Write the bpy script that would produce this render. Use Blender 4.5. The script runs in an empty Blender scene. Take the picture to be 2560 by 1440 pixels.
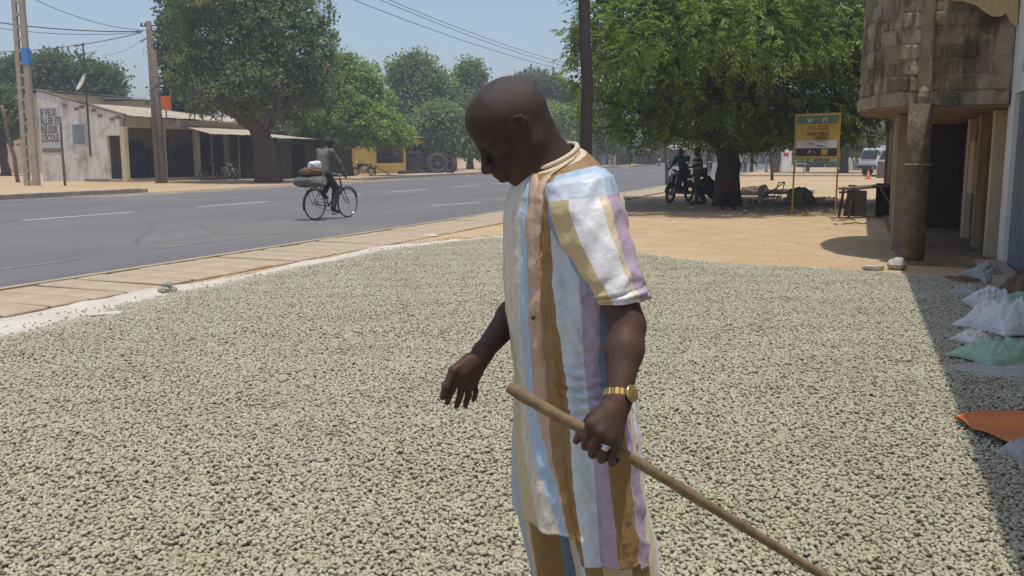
import bpy, math, random
import numpy as np
from mathutils import Vector, Matrix, Euler
rng = np.random.default_rng(7)
random.seed(7)
PI = math.pi
scene = bpy.context.scene
COL = scene.collection

# ------------------------------------------------------------------ camera
F, HY, CAMH = 2250.0, 390.0, 1.43          # focal length and horizon in photo pixels, eye height in m
PITCH = math.atan((720 - HY) / F)
TH = math.radians(21.0)                     # direction of the road, to the right of the view
CP, SP = math.cos(PITCH), math.sin(PITCH)
ST, CT = math.sin(TH), math.cos(TH)
cam = bpy.data.cameras.new('camera')
cam.sensor_width = 36.0
cam.lens = 36.0 * F / 2560.0
cam.clip_start = 0.05
cam.clip_end = 3000.0
camo = bpy.data.objects.new('camera', cam)
camo.location = (0, 0, CAMH)
camo.rotation_euler = (PI / 2 - PITCH, 0, 0)
COL.objects.link(camo)
scene.camera = camo

# ------------------------------------------------------------------ sky, sun, exposure
TO_SUN = Vector((0.07, -0.16, 1.0)).normalized()
world = bpy.data.worlds.new('World')
scene.world = world
world.use_nodes = True
wn = world.node_tree
bg = wn.nodes['Background']
sky = wn.nodes.new('ShaderNodeTexSky')
sky.sky_type = 'NISHITA'
sky.sun_disc = False
sky.sun_elevation = math.asin(TO_SUN.z)
sky.sun_rotation = math.atan2(TO_SUN.x, TO_SUN.y)
sky.altitude = 100
sky.air_density = 1.0
sky.dust_density = 1.9
sky.ozone_density = 1.3
wn.links.new(sky.outputs[0], bg.inputs[0])
bg.inputs[1].default_value = 0.14
sun = bpy.data.lights.new('sun', 'SUN')
sun.energy = 2.85
sun.angle = math.radians(0.55)
sun.color = (1.0, 0.955, 0.87)
suno = bpy.data.objects.new('sun', sun)
suno.rotation_euler = TO_SUN.to_track_quat('Z', 'Y').to_euler()
suno.location = (0, 0, 60)
COL.objects.link(suno)
scene.view_settings.view_transform = 'Standard'
scene.view_settings.look = 'None'
scene.view_settings.gamma = 1.0
scene.view_settings.use_curve_mapping = False
scene.view_settings.exposure = 0.17
scene.cycles.max_bounces = 6
scene.cycles.diffuse_bounces = 3
scene.cycles.glossy_bounces = 2
scene.cycles.transmission_bounces = 3
scene.cycles.transparent_max_bounces = 6
scene.cycles.volume_bounces = 0
scene.cycles.caustics_reflective = False
scene.cycles.caustics_refractive = False

# ------------------------------------------------------------------ pixel -> place
def ray(x, y):
    a, b = x - 1280.0, y - 720.0
    return Vector((a, F * CP - b * SP, -F * SP - b * CP))
def G(x, y, z=0.0):                         # where a photo pixel meets the ground
    r = ray(x, y); k = (z - CAMH) / r.z
    return Vector((r.x * k, r.y * k, z))
def P(x, y, Y):                             # a photo pixel at a given distance
    r = ray(x, y); k = Y / r.y
    return Vector((r.x * k, Y, CAMH + r.z * k))
def UVc(p):
    return (p[0] * ST + p[1] * CT, -p[0] * CT + p[1] * ST)
def R(u, v, z=0.0):                         # road frame: u along the road, v towards the far side
    return Vector((u * ST - v * CT, u * CT + v * ST, z))
ROADZ = PI / 2 - TH                         # rotation that turns local x into u, local y into v

# ------------------------------------------------------------------ object helpers
def tag(o, label=None, cat=None, group=None, kind=None):
    if label: o['label'] = label
    if cat: o['category'] = cat
    if group: o['group'] = group
    if kind: o['kind'] = kind
    return o
def thing(name, label, cat, loc=(0, 0, 0), rz=0.0, group=None, rot=None):
    o = bpy.data.objects.new(name, None)
    o.empty_display_size = 0.2
    o.location = loc
    o.rotation_euler = rot if rot is not None else (0, 0, rz)
    COL.objects.link(o)
    return tag(o, label, cat, group)
def link(name, me, mat, parent=None, loc=None):
    o = bpy.data.objects.new(name, me)
    if mat is not None and len(me.materials) == 0:
        for m in (mat if isinstance(mat, (list, tuple)) else [mat]):
            me.materials.append(m)
    if parent is not None: o.parent = parent
    if loc is not None: o.location = loc
    COL.objects.link(o)
    return o
def pydata(name, v, f, smooth=False):
    me = bpy.data.meshes.new(name)
    v = np.asarray(v, dtype=np.float32)
    if isinstance(f, np.ndarray):
        n, k = f.shape
        me.vertices.add(len(v)); me.vertices.foreach_set('co', v.ravel())
        me.loops.add(n * k); me.loops.foreach_set('vertex_index', f.astype(np.int32).ravel())
        me.polygons.add(n)
        me.polygons.foreach_set('loop_start', np.arange(0, n * k, k, dtype=np.int32))
        me.update(calc_edges=True)
    else:
        me.from_pydata([tuple(map(float, p)) for p in v], [], f)
        me.update()
    if smooth: me.polygons.foreach_set('use_smooth', np.ones(len(me.polygons), dtype=bool))
    return me
def copy_tree(o, parent=None):
    c = o.copy(); COL.objects.link(c); c.parent = parent
    for ch in o.children: copy_tree(ch, c)
    return c

class MB:
    def __init__(s): s.v, s.f = [], []
    def add(s, v, f):
        k = len(s.v); s.v += [Vector(p) for p in v]; s.f += [tuple(i + k for i in q) for q in f]
        return s
    def box(s, c, d, rot=None, taper=1.0):
        x, y, z = d[0] / 2, d[1] / 2, d[2] / 2
        vs = [(-x, -y, -z), (x, -y, -z), (x, y, -z), (-x, y, -z)] + [(a * taper, b * taper, z) for a, b in ((-x, -y), (x, -y), (x, y), (-x, y))]
        M = Matrix.Identity(3) if rot is None else Euler(rot).to_matrix()
        vs = [M @ Vector(p) + Vector(c) for p in vs]
        return s.add(vs, [(0, 3, 2, 1), (4, 5, 6, 7), (0, 1, 5, 4), (1, 2, 6, 5), (2, 3, 7, 6), (3, 0, 4, 7)])
    def rbox(s, c, d, r=0.02, rot=None):            # box with chamfered edges
        x, y, z = d[0] / 2, d[1] / 2, d[2] / 2
        prof = [(-x + r, -y), (x - r, -y), (x, -y + r), (x, y - r), (x - r, y), (-x + r, y), (-x, y - r), (-x, -y + r)]
        M = Matrix.Identity(3) if rot is None else Euler(rot).to_matrix()
        vs = []
        for zz, k in ((-z, r), (-z + r, 0), (z - r, 0), (z, r)):
            for a, b in prof:
                vs.append(M @ Vector((a * (1 - k / x), b * (1 - k / y), zz)) + Vector(c))
        fs = [tuple(range(7, -1, -1)), tuple(range(24, 32))]
        for i in range(3):
            for j in range(8):
                fs.append((i * 8 + j, i * 8 + (j + 1) % 8, i * 8 + 8 + (j + 1) % 8, i * 8 + 8 + j))
        return s.add(vs, fs)
    def tube(s, pts, rad, n=8, cap=True, closed=False):
        pts = [Vector(p) for p in pts]; m = len(pts)
        if not isinstance(rad, (list, tuple, np.ndarray)): rad = [rad] * m
        vs = []; prev = None
        for i, p in enumerate(pts):
            if closed: t = pts[(i + 1) % m] - pts[i - 1]
            else: t = pts[min(i + 1, m - 1)] - pts[max(i - 1, 0)]
            t.normalize()
            if prev is None:
                a = Vector((0, 0, 1)) if abs(t.z) < .9 else Vector((1, 0, 0))
                x = t.cross(a).normalized()
            else:
                x = (prev - t * prev.dot(t)).normalized()
            prev = x; y = t.cross(x)
            for j in range(n):
                q = 2 * PI * j / n
                vs.append(p + (x * math.cos(q) + y * math.sin(q)) * rad[i])
        fs = []
        for i in range(m if closed else m - 1):
            i2 = (i + 1) % m
            for j in range(n):
                fs.append((i * n + j, i * n + (j + 1) % n, i2 * n + (j + 1) % n, i2 * n + j))
        if cap and not closed:
            fs.append(tuple(range(n - 1, -1, -1))); fs.append(tuple(range((m - 1) * n, m * n)))
        return s.add(vs, fs)
    def lathe(s, prof, c=(0, 0, 0), n=16, axis='z'):  # prof: (r, h)
        vs, fs = [], []
        for r, h in prof:
            for j in range(n):
                q = 2 * PI * j / n
                a, b = r * math.cos(q), r * math.sin(q)
                p = (a, b, h) if axis == 'z' else ((h, a, b) if axis == 'x' else (b, h, a))
                vs.append(Vector(p) + Vector(c))
        for i in range(len(prof) - 1):
            for j in range(n):
                fs.append((i * n + j, i * n + (j + 1) % n, (i + 1) * n + (j + 1) % n, (i + 1) * n + j))
        return s.add(vs, fs)
    def torus(s, c, R_, r, axis='y', n=32, m=8, sq=1.0):
        vs, fs = [], []
        for i in range(n):
            q = 2 * PI * i / n
            for j in range(m):
                w = 2 * PI * j / m
                rr = R_ + r * math.cos(w); h = r * math.sin(w) * sq
                a, b = rr * math.cos(q), rr * math.sin(q)
                p = (a, b, h) if axis == 'z' else ((h, a, b) if axis == 'x' else (b, h, a))
                vs.append(Vector(p) + Vector(c))
        for i in range(n):
            for j in range(m):
                fs.append((i * m + j, ((i + 1) % n) * m + j, ((i + 1) % n) * m + (j + 1) % m, i * m + (j + 1) % m))
        return s.add(vs, fs)
    def prism(s, poly, z0, z1, M=None):
        n = len(poly)
        vs = [Vector((a, b, z0)) for a, b in poly] + [Vector((a, b, z1)) for a, b in poly]
        if M is not None: vs = [M @ p for p in vs]
        return s.add(vs, [tuple(range(n - 1, -1, -1)), tuple(range(n, 2 * n))] + [(i, (i + 1) % n, n + (i + 1) % n, n + i) for i in range(n)])
    def ball(s, c, r, n=10, m=6, sc=(1, 1, 1), jit=0.0):
        vs, fs = [], []
        for i in range(m + 1):
            w = PI * i / m
            for j in range(n):
                q = 2 * PI * j / n
                k = r * (1 + random.uniform(-jit, jit))
                vs.append(Vector((k * sc[0] * math.sin(w) * math.cos(q), k * sc[1] * math.sin(w) * math.sin(q), k * sc[2] * math.cos(w))) + Vector(c))
        for i in range(m):
            for j in range(n):
                fs.append((i * n + j, (i + 1) * n + j, (i + 1) * n + (j + 1) % n, i * n + (j + 1) % n))
        return s.add(vs, fs)
    def mesh(s, name='mesh', smooth=False, off=None):
        v = s.v if off is None else [p - Vector(off) for p in s.v]
        me = pydata(name, v, s.f, smooth)
        return me
    def build(s, name, mat, parent=None, smooth=False, off=None, loc=None):
        return link(name, s.mesh(name, smooth, off), mat, parent, loc)

# ------------------------------------------------------------------ materials
def lin(c): return tuple(c) + (1.0,) if len(c) == 3 else tuple(c)
class NT:
    def __init__(s, name):
        s.m = bpy.data.materials.new(name); s.m.use_nodes = True
        s.t = s.m.node_tree; s.b = s.t.nodes['Principled BSDF']
    def n(s, typ, **kw):
        nd = s.t.nodes.new('ShaderNode' + typ)
        for k, v in kw.items():
            if k in nd.inputs.keys():
                nd.inputs[k].default_value = v
            else: setattr(nd, k, v)
        return nd
    def l(s, a, b): s.t.links.new(a, b)
    def coord(s, kind='Object'): return s.n('TexCoord').outputs[kind]
    def noise(s, co, scale, detail=5, rough=.6, dist=0.0):
        nd = s.n('TexNoise'); nd.inputs['Scale'].default_value = scale; nd.inputs['Detail'].default_value = detail
        nd.inputs['Roughness'].default_value = rough; nd.inputs['Distortion'].default_value = dist
        s.l(co, nd.inputs['Vector']); return nd.outputs['Fac']
    def ramp(s, fac, stops, interp='LINEAR'):
        nd = s.n('ValToRGB'); r = nd.color_ramp; r.interpolation = interp
        while len(r.elements) < len(stops): r.elements.new(0.5)
        for e, (p, c) in zip(r.elements, stops):
            e.position = p; e.color = lin(c) if not isinstance(c, (int, float)) else (c, c, c, 1)
        s.l(fac, nd.inputs[0]); return nd.outputs[0]
    def mix(s, fac, a, b, mode='MIX'):
        nd = s.n('Mix'); nd.data_type = 'RGBA'; nd.blend_type = mode
        for x, i in ((fac, 0), (a, 6), (b, 7)):
            if isinstance(x, (int, float)): nd.inputs[i].default_value = x
            elif isinstance(x, (tuple, list)): nd.inputs[i].default_value = lin(x)
            else: s.l(x, nd.inputs[i])
        return nd.outputs[2]
    def bump(s, h, strength=.3, dist=.02):
        nd = s.n('Bump'); nd.inputs['Strength'].default_value = strength; nd.inputs['Distance'].default_value = dist
        s.l(h, nd.inputs['Height']); s.l(nd.outputs[0], s.b.inputs['Normal'])
    def fin(s, col=None, rough=.8, metal=0.0, spec=.3):
        if col is not None:
            if isinstance(col, (tuple, list)): s.b.inputs['Base Color'].default_value = lin(col)
            else: s.l(col, s.b.inputs['Base Color'])
        if isinstance(rough, (int, float)): s.b.inputs['Roughness'].default_value = rough
        else: s.l(rough, s.b.inputs['Roughness'])
        s.b.inputs['Metallic'].default_value = metal
        s.b.inputs['Specular IOR Level'].default_value = spec
        return s.m
def mat(name, c1, c2=None, scale=4.0, rough=.8, bump=.25, bscale=30.0, bdist=.01, metal=0.0, spec=.3, lo=.35, hi=.65):
    m = NT(name); co = m.coord()
    if c2 is None: c2 = tuple(x * .75 for x in c1)
    col = m.ramp(m.noise(co, scale), [(lo, c1), (hi, c2)])
    if bump: m.bump(m.noise(co, bscale, 4), bump, bdist)
    return m.fin(col, rough, metal, spec)

# ------------------------------------------------------------------ smooth solids: distance fields meshed with surface nets
class SDF:
    def __init__(s, lo, hi, h):
        s.lo = np.array(lo, float); s.h = h
        s.n = np.ceil((np.array(hi, float) - s.lo) / h).astype(int) + 1
        s.d = np.full(s.n, 0.06, dtype=np.float32)
    def _blk(s, lo, hi, m):
        a = np.maximum(np.floor((np.minimum(lo, hi) - m - s.lo) / s.h).astype(int), 0)
        b = np.minimum(np.ceil((np.maximum(lo, hi) + m - s.lo) / s.h).astype(int) + 1, s.n)
        if np.any(b <= a): return None, None
        g = [s.lo[i] + s.h * np.arange(a[i], b[i], dtype=np.float32) for i in range(3)]
        X = np.meshgrid(*g, indexing='ij', sparse=True)
        return tuple(slice(a[i], b[i]) for i in range(3)), X
    def _comb(s, sl, d, k, sub):
        o = s.d[sl]
        if sub:
            if k <= 0: s.d[sl] = np.maximum(o, -d); return
            h = np.clip(.5 - .5 * (o + d) / k, 0, 1); s.d[sl] = o + (-d - o) * h + k * h * (1 - h); return
        if k <= 0: s.d[sl] = np.minimum(o, d); return
        h = np.clip(.5 + .5 * (o - d) / k, 0, 1)
        s.d[sl] = o + (d - o) * h - k * h * (1 - h)
    def cone(s, a, b, ra, rb=None, k=.012, sub=False):
        a = np.array(a, float); b = np.array(b, float); rb = ra if rb is None else rb
        sl, X = s._blk(np.minimum(a, b), np.maximum(a, b), max(ra, rb) + k + 3 * s.h)
        if sl is None: return
        ab = b - a; L = max(float(ab @ ab), 1e-9)
        t = np.clip(((X[0] - a[0]) * ab[0] + (X[1] - a[1]) * ab[1] + (X[2] - a[2]) * ab[2]) / L, 0, 1)
        d = np.sqrt((X[0] - a[0] - t * ab[0]) ** 2 + (X[1] - a[1] - t * ab[1]) ** 2 + (X[2] - a[2] - t * ab[2]) ** 2) - (ra + (rb - ra) * t)
        s._comb(sl, d.astype(np.float32), k, sub)
    def chain(s, pts, rad, k=.012):
        for i in range(len(pts) - 1): s.cone(pts[i], pts[i + 1], rad[i], rad[i + 1], k)
    def ell(s, c, r, M=None, k=.012, sub=False):
        c = np.array(c, float); r = np.array(r, float); rm = float(r.max())
        sl, X = s._blk(c, c, rm + k + 3 * s.h)
        if sl is None: return
        x = [X[i] - c[i] for i in range(3)]
        if M is not None:
            M = np.array(M)                      # columns: local axes in world
            x = [M[0, i] * x[0] + M[1, i] * x[1] + M[2, i] * x[2] for i in range(3)]
        q = np.sqrt((x[0] / r[0]) ** 2 + (x[1] / r[1]) ** 2 + (x[2] / r[2]) ** 2)
        q2 = np.sqrt((x[0] / r[0] ** 2) ** 2 + (x[1] / r[1] ** 2) ** 2 + (x[2] / r[2] ** 2) ** 2)
        d = q * (q - 1) / np.maximum(q2, 1e-6)
        d = np.where(q < 1e-3, -float(r.min()), d)
        s._comb(sl, np.clip(d, -1, 1).astype(np.float32), k, sub)
    def mesh(s, name, smooth=True, off=(0, 0, 0)):
        d = s.d; I = d < 0
        c = np.zeros(np.array(d.shape) - 1, dtype=np.uint8)
        cor = [(i, j, k) for i in (0, 1) for j in (0, 1) for k in (0, 1)]
        def sub(A, o): return A[o[0]:A.shape[0] - 1 + o[0], o[1]:A.shape[1] - 1 + o[1], o[2]:A.shape[2] - 1 + o[2]]
        for o in cor: c += sub(I, o)
        act = (c > 0) & (c < 8)
        idx = np.argwhere(act)
        vid = np.full(act.shape, -1, dtype=np.int64); vid[act] = np.arange(len(idx))
        acc = np.zeros((len(idx), 3)); cnt = np.zeros(len(idx))
        for o in cor:
            for ax in range(3):
                if o[ax]: continue
                o2 = list(o); o2[ax] = 1
                d1 = d[idx[:, 0] + o[0], idx[:, 1] + o[1], idx[:, 2] + o[2]]
                d2 = d[idx[:, 0] + o2[0], idx[:, 1] + o2[1], idx[:, 2] + o2[2]]
                m = (d1 < 0) != (d2 < 0)
                t = d1[m] / (d1[m] - d2[m])
                q = np.tile(np.array(o, float), (m.sum(), 1)); q[:, ax] = t
                acc[m] += q; cnt[m] += 1
        V = s.lo + s.h * (idx + acc / cnt[:, None]) - np.array(off, float)
        faces = []
        for ax in range(3):
            a1, a2 = (ax + 1) % 3, (ax + 2) % 3
            sl0 = [slice(None)] * 3; sl1 = [slice(None)] * 3
            sl0[ax] = slice(0, -1); sl1[ax] = slice(1, None)
            A, B = I[tuple(sl0)], I[tuple(sl1)]
            e = np.argwhere(A != B)
            e = e[(e[:, a1] > 0) & (e[:, a2] > 0) & (e[:, a1] < d.shape[a1] - 1) & (e[:, a2] < d.shape[a2] - 1)]
            fl = A[e[:, 0], e[:, 1], e[:, 2]]
            def at(p, q):
                k = e.copy(); k[:, a1] -= p; k[:, a2] -= q
                return vid[k[:, 0], k[:, 1], k[:, 2]]
            q = np.stack([at(0, 0), at(1, 0), at(1, 1), at(0, 1)], 1)
            q[~fl] = q[~fl][:, ::-1]
            faces.append(q)
        Fq = np.concatenate(faces)
        return pydata(name, V, Fq, smooth)
# ------------------------------------------------------------------ shared materials
M = {}
def m_sand(name, base, alt, pale):
    m = NT(name); co = m.coord()
    big = m.noise(co, .22, 4); mid = m.noise(co, 1.6, 6); fine = m.noise(co, 28, 6, .75)
    c = m.mix(m.ramp(big, [(.35, 0), (.62, 1)]), base, alt)
    c = m.mix(m.ramp(mid, [(.45, 0), (.7, .75)]), c, pale)
    c = m.mix(m.ramp(fine, [(.3, .35), (.52, 0)]), c, tuple(x * .55 for x in base))
    h = m.mix(.5, mid, fine)
    m.bump(h, .5, .03)
    return m.fin(c, .95, spec=.1)
M['sand'] = m_sand('sandy_earth', (.46, .315, .175), (.51, .375, .225), (.55, .435, .285))
M['concrete'] = mat('pale_concrete', (.47, .375, .26), (.39, .31, .21), 3, .9, .35, 45, .008)
M['kerb'] = mat('old_kerb_concrete', (.36, .30, .23), (.24, .20, .15), 5, .9, .4, 30, .01)
def m_asphalt():
    m = NT('worn_asphalt'); co = m.coord()
    mp = m.n('Mapping'); mp.inputs['Scale'].default_value = (.035, .5, 1); m.l(co, mp.inputs[0])
    st = m.noise(mp.outputs[0], 1.0, 5); f = m.noise(co, 60, 4, .8); b = m.noise(co, .15, 4)
    c = m.mix(m.ramp(st, [(.35, 0), (.65, 1)]), (.130, .128, .131), (.178, .173, .168))
    c = m.mix(m.ramp(b, [(.45, 0), (.75, .5)]), c, (.24, .22, .195))
    c = m.mix(m.ramp(f, [(.3, .45), (.5, 0), (.7, 0), (.85, .4)]), c, (.27, .27, .265))
    vo = m.n('TexVoronoi', feature='DISTANCE_TO_EDGE'); vo.inputs['Scale'].default_value = .33
    wv = m.mix(.25, co, m.n('TexNoise').outputs['Color']); m.l(wv, vo.inputs['Vector'])
    ck = m.ramp(vo.outputs['Distance'], [(0, .35), (.004, .35), (.008, 0)])
    c = m.mix(m.mix(1.0, ck, m.ramp(b, [(.45, 0), (.6, 1)]), 'MULTIPLY'), c, (.06, .058, .056))
    pt = m.noise(co, .32, 2, .4); c = m.mix(m.ramp(pt, [(.66, 0), (.70, .12)]), c, (.115, .112, .112))
    m.bump(f, .3, .006)
    return m.fin(c, .88, spec=.15)
M['asphalt'] = m_asphalt()
def m_paint():
    m = NT('worn_road_paint'); co = m.coord()
    n = m.noise(co, 9, 6, .8)
    return m.fin(m.ramp(n, [(.45, (.56, .56, .56)), (.72, (.26, .26, .265))]), .8)
M['paint'] = m_paint()
M['paint_faint'] = mat('faint_road_paint', (.24, .24, .245), (.17, .17, .175), 6, .85, 0, lo=.45, hi=.55)
def m_plaster(name, base, stain, dark, sc=1.0, sth=.5):
    m = NT(name); co = m.coord()
    mp = m.n('Mapping'); mp.inputs['Scale'].default_value = (2.2 * sc, 2.2 * sc, .45 * sc); m.l(co, mp.inputs[0])
    drip = m.noise(mp.outputs[0], 1.6, 6, .65); blot = m.noise(co, 1.1 * sc, 6, .65); fine = m.noise(co, 22, 4)
    c = m.mix(m.ramp(drip, [(sth - .02, 0), (sth + .22, .9)]), base, stain)
    c = m.mix(m.ramp(blot, [(.52, 0), (.72, .85)]), c, dark)
    m.bump(m.mix(.6, fine, blot), .35, .02)
    return m.fin(c, .92, spec=.15)
M['limewash'] = m_plaster('stained_limewash', (.70, .66, .60), (.48, .42, .35), (.28, .23, .185))
M['white_wall'] = m_plaster('white_wall_paint', (.80, .78, .74), (.66, .64, .60), (.54, .51, .47), .8, .55)
M['cream_wall'] = m_plaster('cream_plaster', (.60, .51, .34), (.50, .41, .26), (.36, .30, .20))
M['yellow_wall'] = m_plaster('yellow_wall_paint', (.66, .45, .11), (.55, .38, .10), (.40, .30, .13))
M['ochre'] = m_plaster('ochre_plaster', (.40, .29, .17), (.28, .20, .12), (.20, .15, .10))
M['block'] = mat('concrete_block', (.27, .215, .155), (.15, .118, .085), 7, .95, .6, 40, .015)
M['mortar'] = mat('pale_mortar', (.34, .285, .21), (.20, .165, .12), 9, .95, .6, 50, .012)
M['soffit'] = mat('stained_slab', (.30, .215, .135), (.18, .125, .08), 4, .95, .4, 30, .01)
M['tin'] = mat('weathered_roof_sheet', (.55, .49, .38), (.42, .33, .22), 1.2, .6, .15, 30, .005, spec=.35)
M['tin_dark'] = mat('dark_blue_roof_sheet', (.10, .14, .19), (.16, .16, .16), 1.5, .6, .1)
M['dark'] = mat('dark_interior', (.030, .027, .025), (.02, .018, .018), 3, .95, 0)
M['grey_metal'] = mat('grey_painted_metal', (.27, .29, .32), (.20, .22, .25), 2, .5, .1, 20, .004, spec=.4)
M['black_metal'] = mat('black_metal', (.025, .024, .024), (.045, .04, .036), 6, .45, .1, spec=.4)
M['rust'] = mat('rusty_iron', (.15, .085, .05), (.07, .045, .03), 9, .85, .4)
M['chrome'] = mat('chrome', (.62, .62, .62), (.45, .45, .45), 5, .25, 0, metal=.9)
M['rubber'] = mat('black_rubber', (.035, .034, .034), (.065, .06, .055), 6, .85, .2)
M['rubber_grey'] = mat('dusty_rubber', (.085, .08, .078), (.05, .048, .046), 4, .85, .2)
M['wood'] = mat('grey_weathered_wood', (.21, .17, .135), (.13, .10, .08), 6, .9, .4, 30, .01)
M['wood_dark'] = mat('dark_wood', (.075, .052, .040), (.05, .034, .027), 6, .9, .4)
M['pole_dark'] = mat('creosoted_pole', (.060, .044, .040), (.038, .028, .026), 3, .9, .3, 20, .01)
M['plank_brown'] = mat('brown_boards', (.15, .085, .055), (.10, .06, .04), 3, .9, .3)
M['pole_concrete'] = mat('pole_concrete', (.43, .35, .28), (.33, .27, .21), 4, .9, .3)
M['skin_far'] = mat('dark_skin_far', (.060, .034, .025), (.045, .026, .02), 6, .55, 0)
M['white_paint'] = mat('white_paint', (.72, .72, .71), (.6, .6, .59), 3, .5, .05)
M['orange'] = mat('orange_paint', (.70, .16, .035), (.60, .13, .03), 3, .6, .05)
M['red'] = mat('red_paint', (.55, .05, .04), (.45, .05, .04), 3, .6, .05)
M['stone'] = mat('pale_stone', (.52, .47, .40), (.38, .33, .27), 8, .9, .5)
M['rubble'] = mat('grey_rubble', (.36, .29, .21), (.22, .17, .12), 6, .95, .5)
M['glass'] = mat('dark_glass', (.03, .035, .04), (.02, .022, .025), 2, .12, 0, spec=.6)
M['seat'] = mat('black_vinyl', (.02, .02, .02), (.03, .03, .03), 8, .5, .1)
def flat(name, c, rough=.8):
    k = 'flat_' + name
    if k not in M: M[k] = mat(name, c, tuple(x * .82 for x in c), 7, rough, .12, 60, .004)
    return M[k]
def cloth(name, c, c2=None):
    k = 'cloth_' + name
    if k not in M: M[k] = mat(name + '_cloth', c, c2 or tuple(x * .8 for x in c), 9, .9, .3, 90, .004, spec=.1)
    return M[k]

# ------------------------------------------------------------------ ground, road, pavements
def strip(name, ua, ub, va, vb, z, m, n=2):
    pass
g = MB()
S = 900
n = 60
xs = np.linspace(-S, S, n + 1)
ground = link('ground', pydata('ground', [(-S, -60, 0), (S, -60, 0), (S, S, 0), (-S, S, 0)], [(0, 1, 2, 3)]), M['sand'])
tag(ground, kind='structure')

def poly_uv(name, pts, z, m, parent=None):
    v = [R(u, w, z) for u, w in pts]
    return link(name, pydata(name, v, [tuple(range(len(v)))]), m, parent)
UU = [-40, 0, 22, 30, 48, 71, 141, 260, 420]
VN = [8.62, 8.62, 8.5, 8.5, 8.6, 8.9, 9.6, 10.4, 12]
VF = [26.4, 26.4, 26.35, 26.3, 27.4, 28.4, 29.8, 31.4, 33.5]
def vnear(u): return float(np.interp(u, UU, VN))
def vfar(u): return float(np.interp(u, UU, VF))
us = sorted(set(UU + list(range(-40, 240, 4))))
v, f = [], []
for u in us:
    a, b = vnear(u), vfar(u)
    for t in np.linspace(0, 1, 7):
        w = 0.5
        v.append((u, a + (b - a) * t, 0.006 + .10 * 4 * t * (1 - t) * 0.0))
for i in range(len(us) - 1):
    for j in range(6):
        k = i * 7 + j; f.append((k, k + 1, k + 8, k + 7))
f = [q[::-1] for q in f]
road = link('road', pydata('road', v, f), M['asphalt'])
road.rotation_euler.z = ROADZ
tag(road, kind='structure')
# dusty edge of the carriageway
def m_dust():
    m = NT('dust_on_asphalt'); co = m.coord()
    n1 = m.noise(co, .9, 6, .7); n2 = m.noise(co, 14, 5, .75)
    c = m.mix(m.ramp(n1, [(.4, 0), (.6, 1)]), (.36, .285, .20), (.235, .20, .165))
    c = m.mix(m.ramp(n2, [(.35, .5), (.55, 0)]), c, (.17, .15, .13))
    m.bump(n2, .3, .01)
    return m.fin(c, .95, spec=.1)
M['dust'] = m_dust()
def wav_strip(name, u0, u1, fa, fb, z, m, seed, amp=.25, step=.5):
    r = np.random.default_rng(seed); n = int((u1 - u0) / step) + 1
    a = np.cumsum(r.normal(0, amp * .35, n)); a -= np.linspace(a[0], a[-1], n); a = np.clip(a, -amp, amp)
    v, f = [], []
    for i in range(n):
        u = u0 + (u1 - u0) * i / (n - 1)
        v += [(u, fa(u), z), (u, fb(u) + a[i], z)]
    for i in range(n - 1): f.append((2 * i, 2 * i + 2, 2 * i + 3, 2 * i + 1))
    o = link(name, pydata(name, v, f), m); o.rotation_euler.z = ROADZ
    return tag(o, kind='structure')
wav_strip('road_shoulder', 24, 160, lambda u: vfar(u) - (2.2 if u < 50 else .5), lambda u: vfar(u) + .3, .010, M['dust'], 3, .35)
wav_strip('road_shoulder', -5, 200, lambda u: vnear(u) - .1, lambda u: vnear(u) + .16 + .010 * max(u - 14, 0), .010, M['dust'], 5, .14)
# centre line dashes
def dash(u0, u1, w, wid, name='road_marking', m='paint'):
    wn_, wf = w(u0), w(u1)
    v = [(u0, wn_ - wid / 2, .0105), (u1, wf - wid / 2, .0105), (u1, wf + wid / 2, .0105), (u0, wn_ + wid / 2, .0105)]
    o = link(name, pydata(name, v, [(0, 1, 2, 3)]), M[m]); o.rotation_euler.z = ROADZ
    tag(o, kind='structure')
vc = lambda u: float(np.interp(u, UU, [17.35, 17.35, 17.4, 17.4, 17.6, 18.0, 19.4, 20.6, 22]))
for k in range(-1, 18): dash(14.83 + 5.72 * k, 14.83 + 5.72 * k + 3.3, vc, .17)
for u0, u1 in ((0, 9.5), (11, 15.5), (24, 30), (36, 44)): dash(u0, u1, lambda u: vnear(u) + 1.55, .10, m='paint_faint')
dash(23.6, 25.6, lambda u: 11.6 - .35 * (u - 23.6), .16)

# near pavement: drain covered with concrete slabs
pav = tag(thing('pavement', None, None, (0, 0, 0), ROADZ), kind='structure')
def slab_mesh(L, W, T, ch=.012):
    return MB().rbox((0, 0, 0), (L, W, T), ch).mesh('slab')
SL, SWD = .50, 1.32
slab_v = [slab_mesh(SL - g_, SWD, .16) for g_ in (.03, .07, .11)]
v, f = [], []
for u in (-6, 60): v += [(u, 7.1, .005), (u, 8.42, .005)]
b_ = link('drain_bed', pydata('drain_bed', v, [(0, 2, 3, 1)]), M['wood_dark'], pav)
for k in range(88):
    u = 1.0 + k * SL * (1.0 if k < 60 else 1.0)
    me = slab_v[int(rng.choice([0, 0, 0, 1, 1, 2]))]
    o = link('slab', me, M['concrete'], pav, (u, 7.82 + rng.normal(0, .012) - (.1 if u < 20 else .0), -.048 + rng.normal(0, .004)))
    o.rotation_euler = (rng.normal(0, .006), rng.normal(0, .010), rng.normal(0, .008))
ke = MB()
ke.box((20, 8.50, -.03), (60, .10, .13))
ke.build('kerb', M['concrete'], pav)
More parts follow.
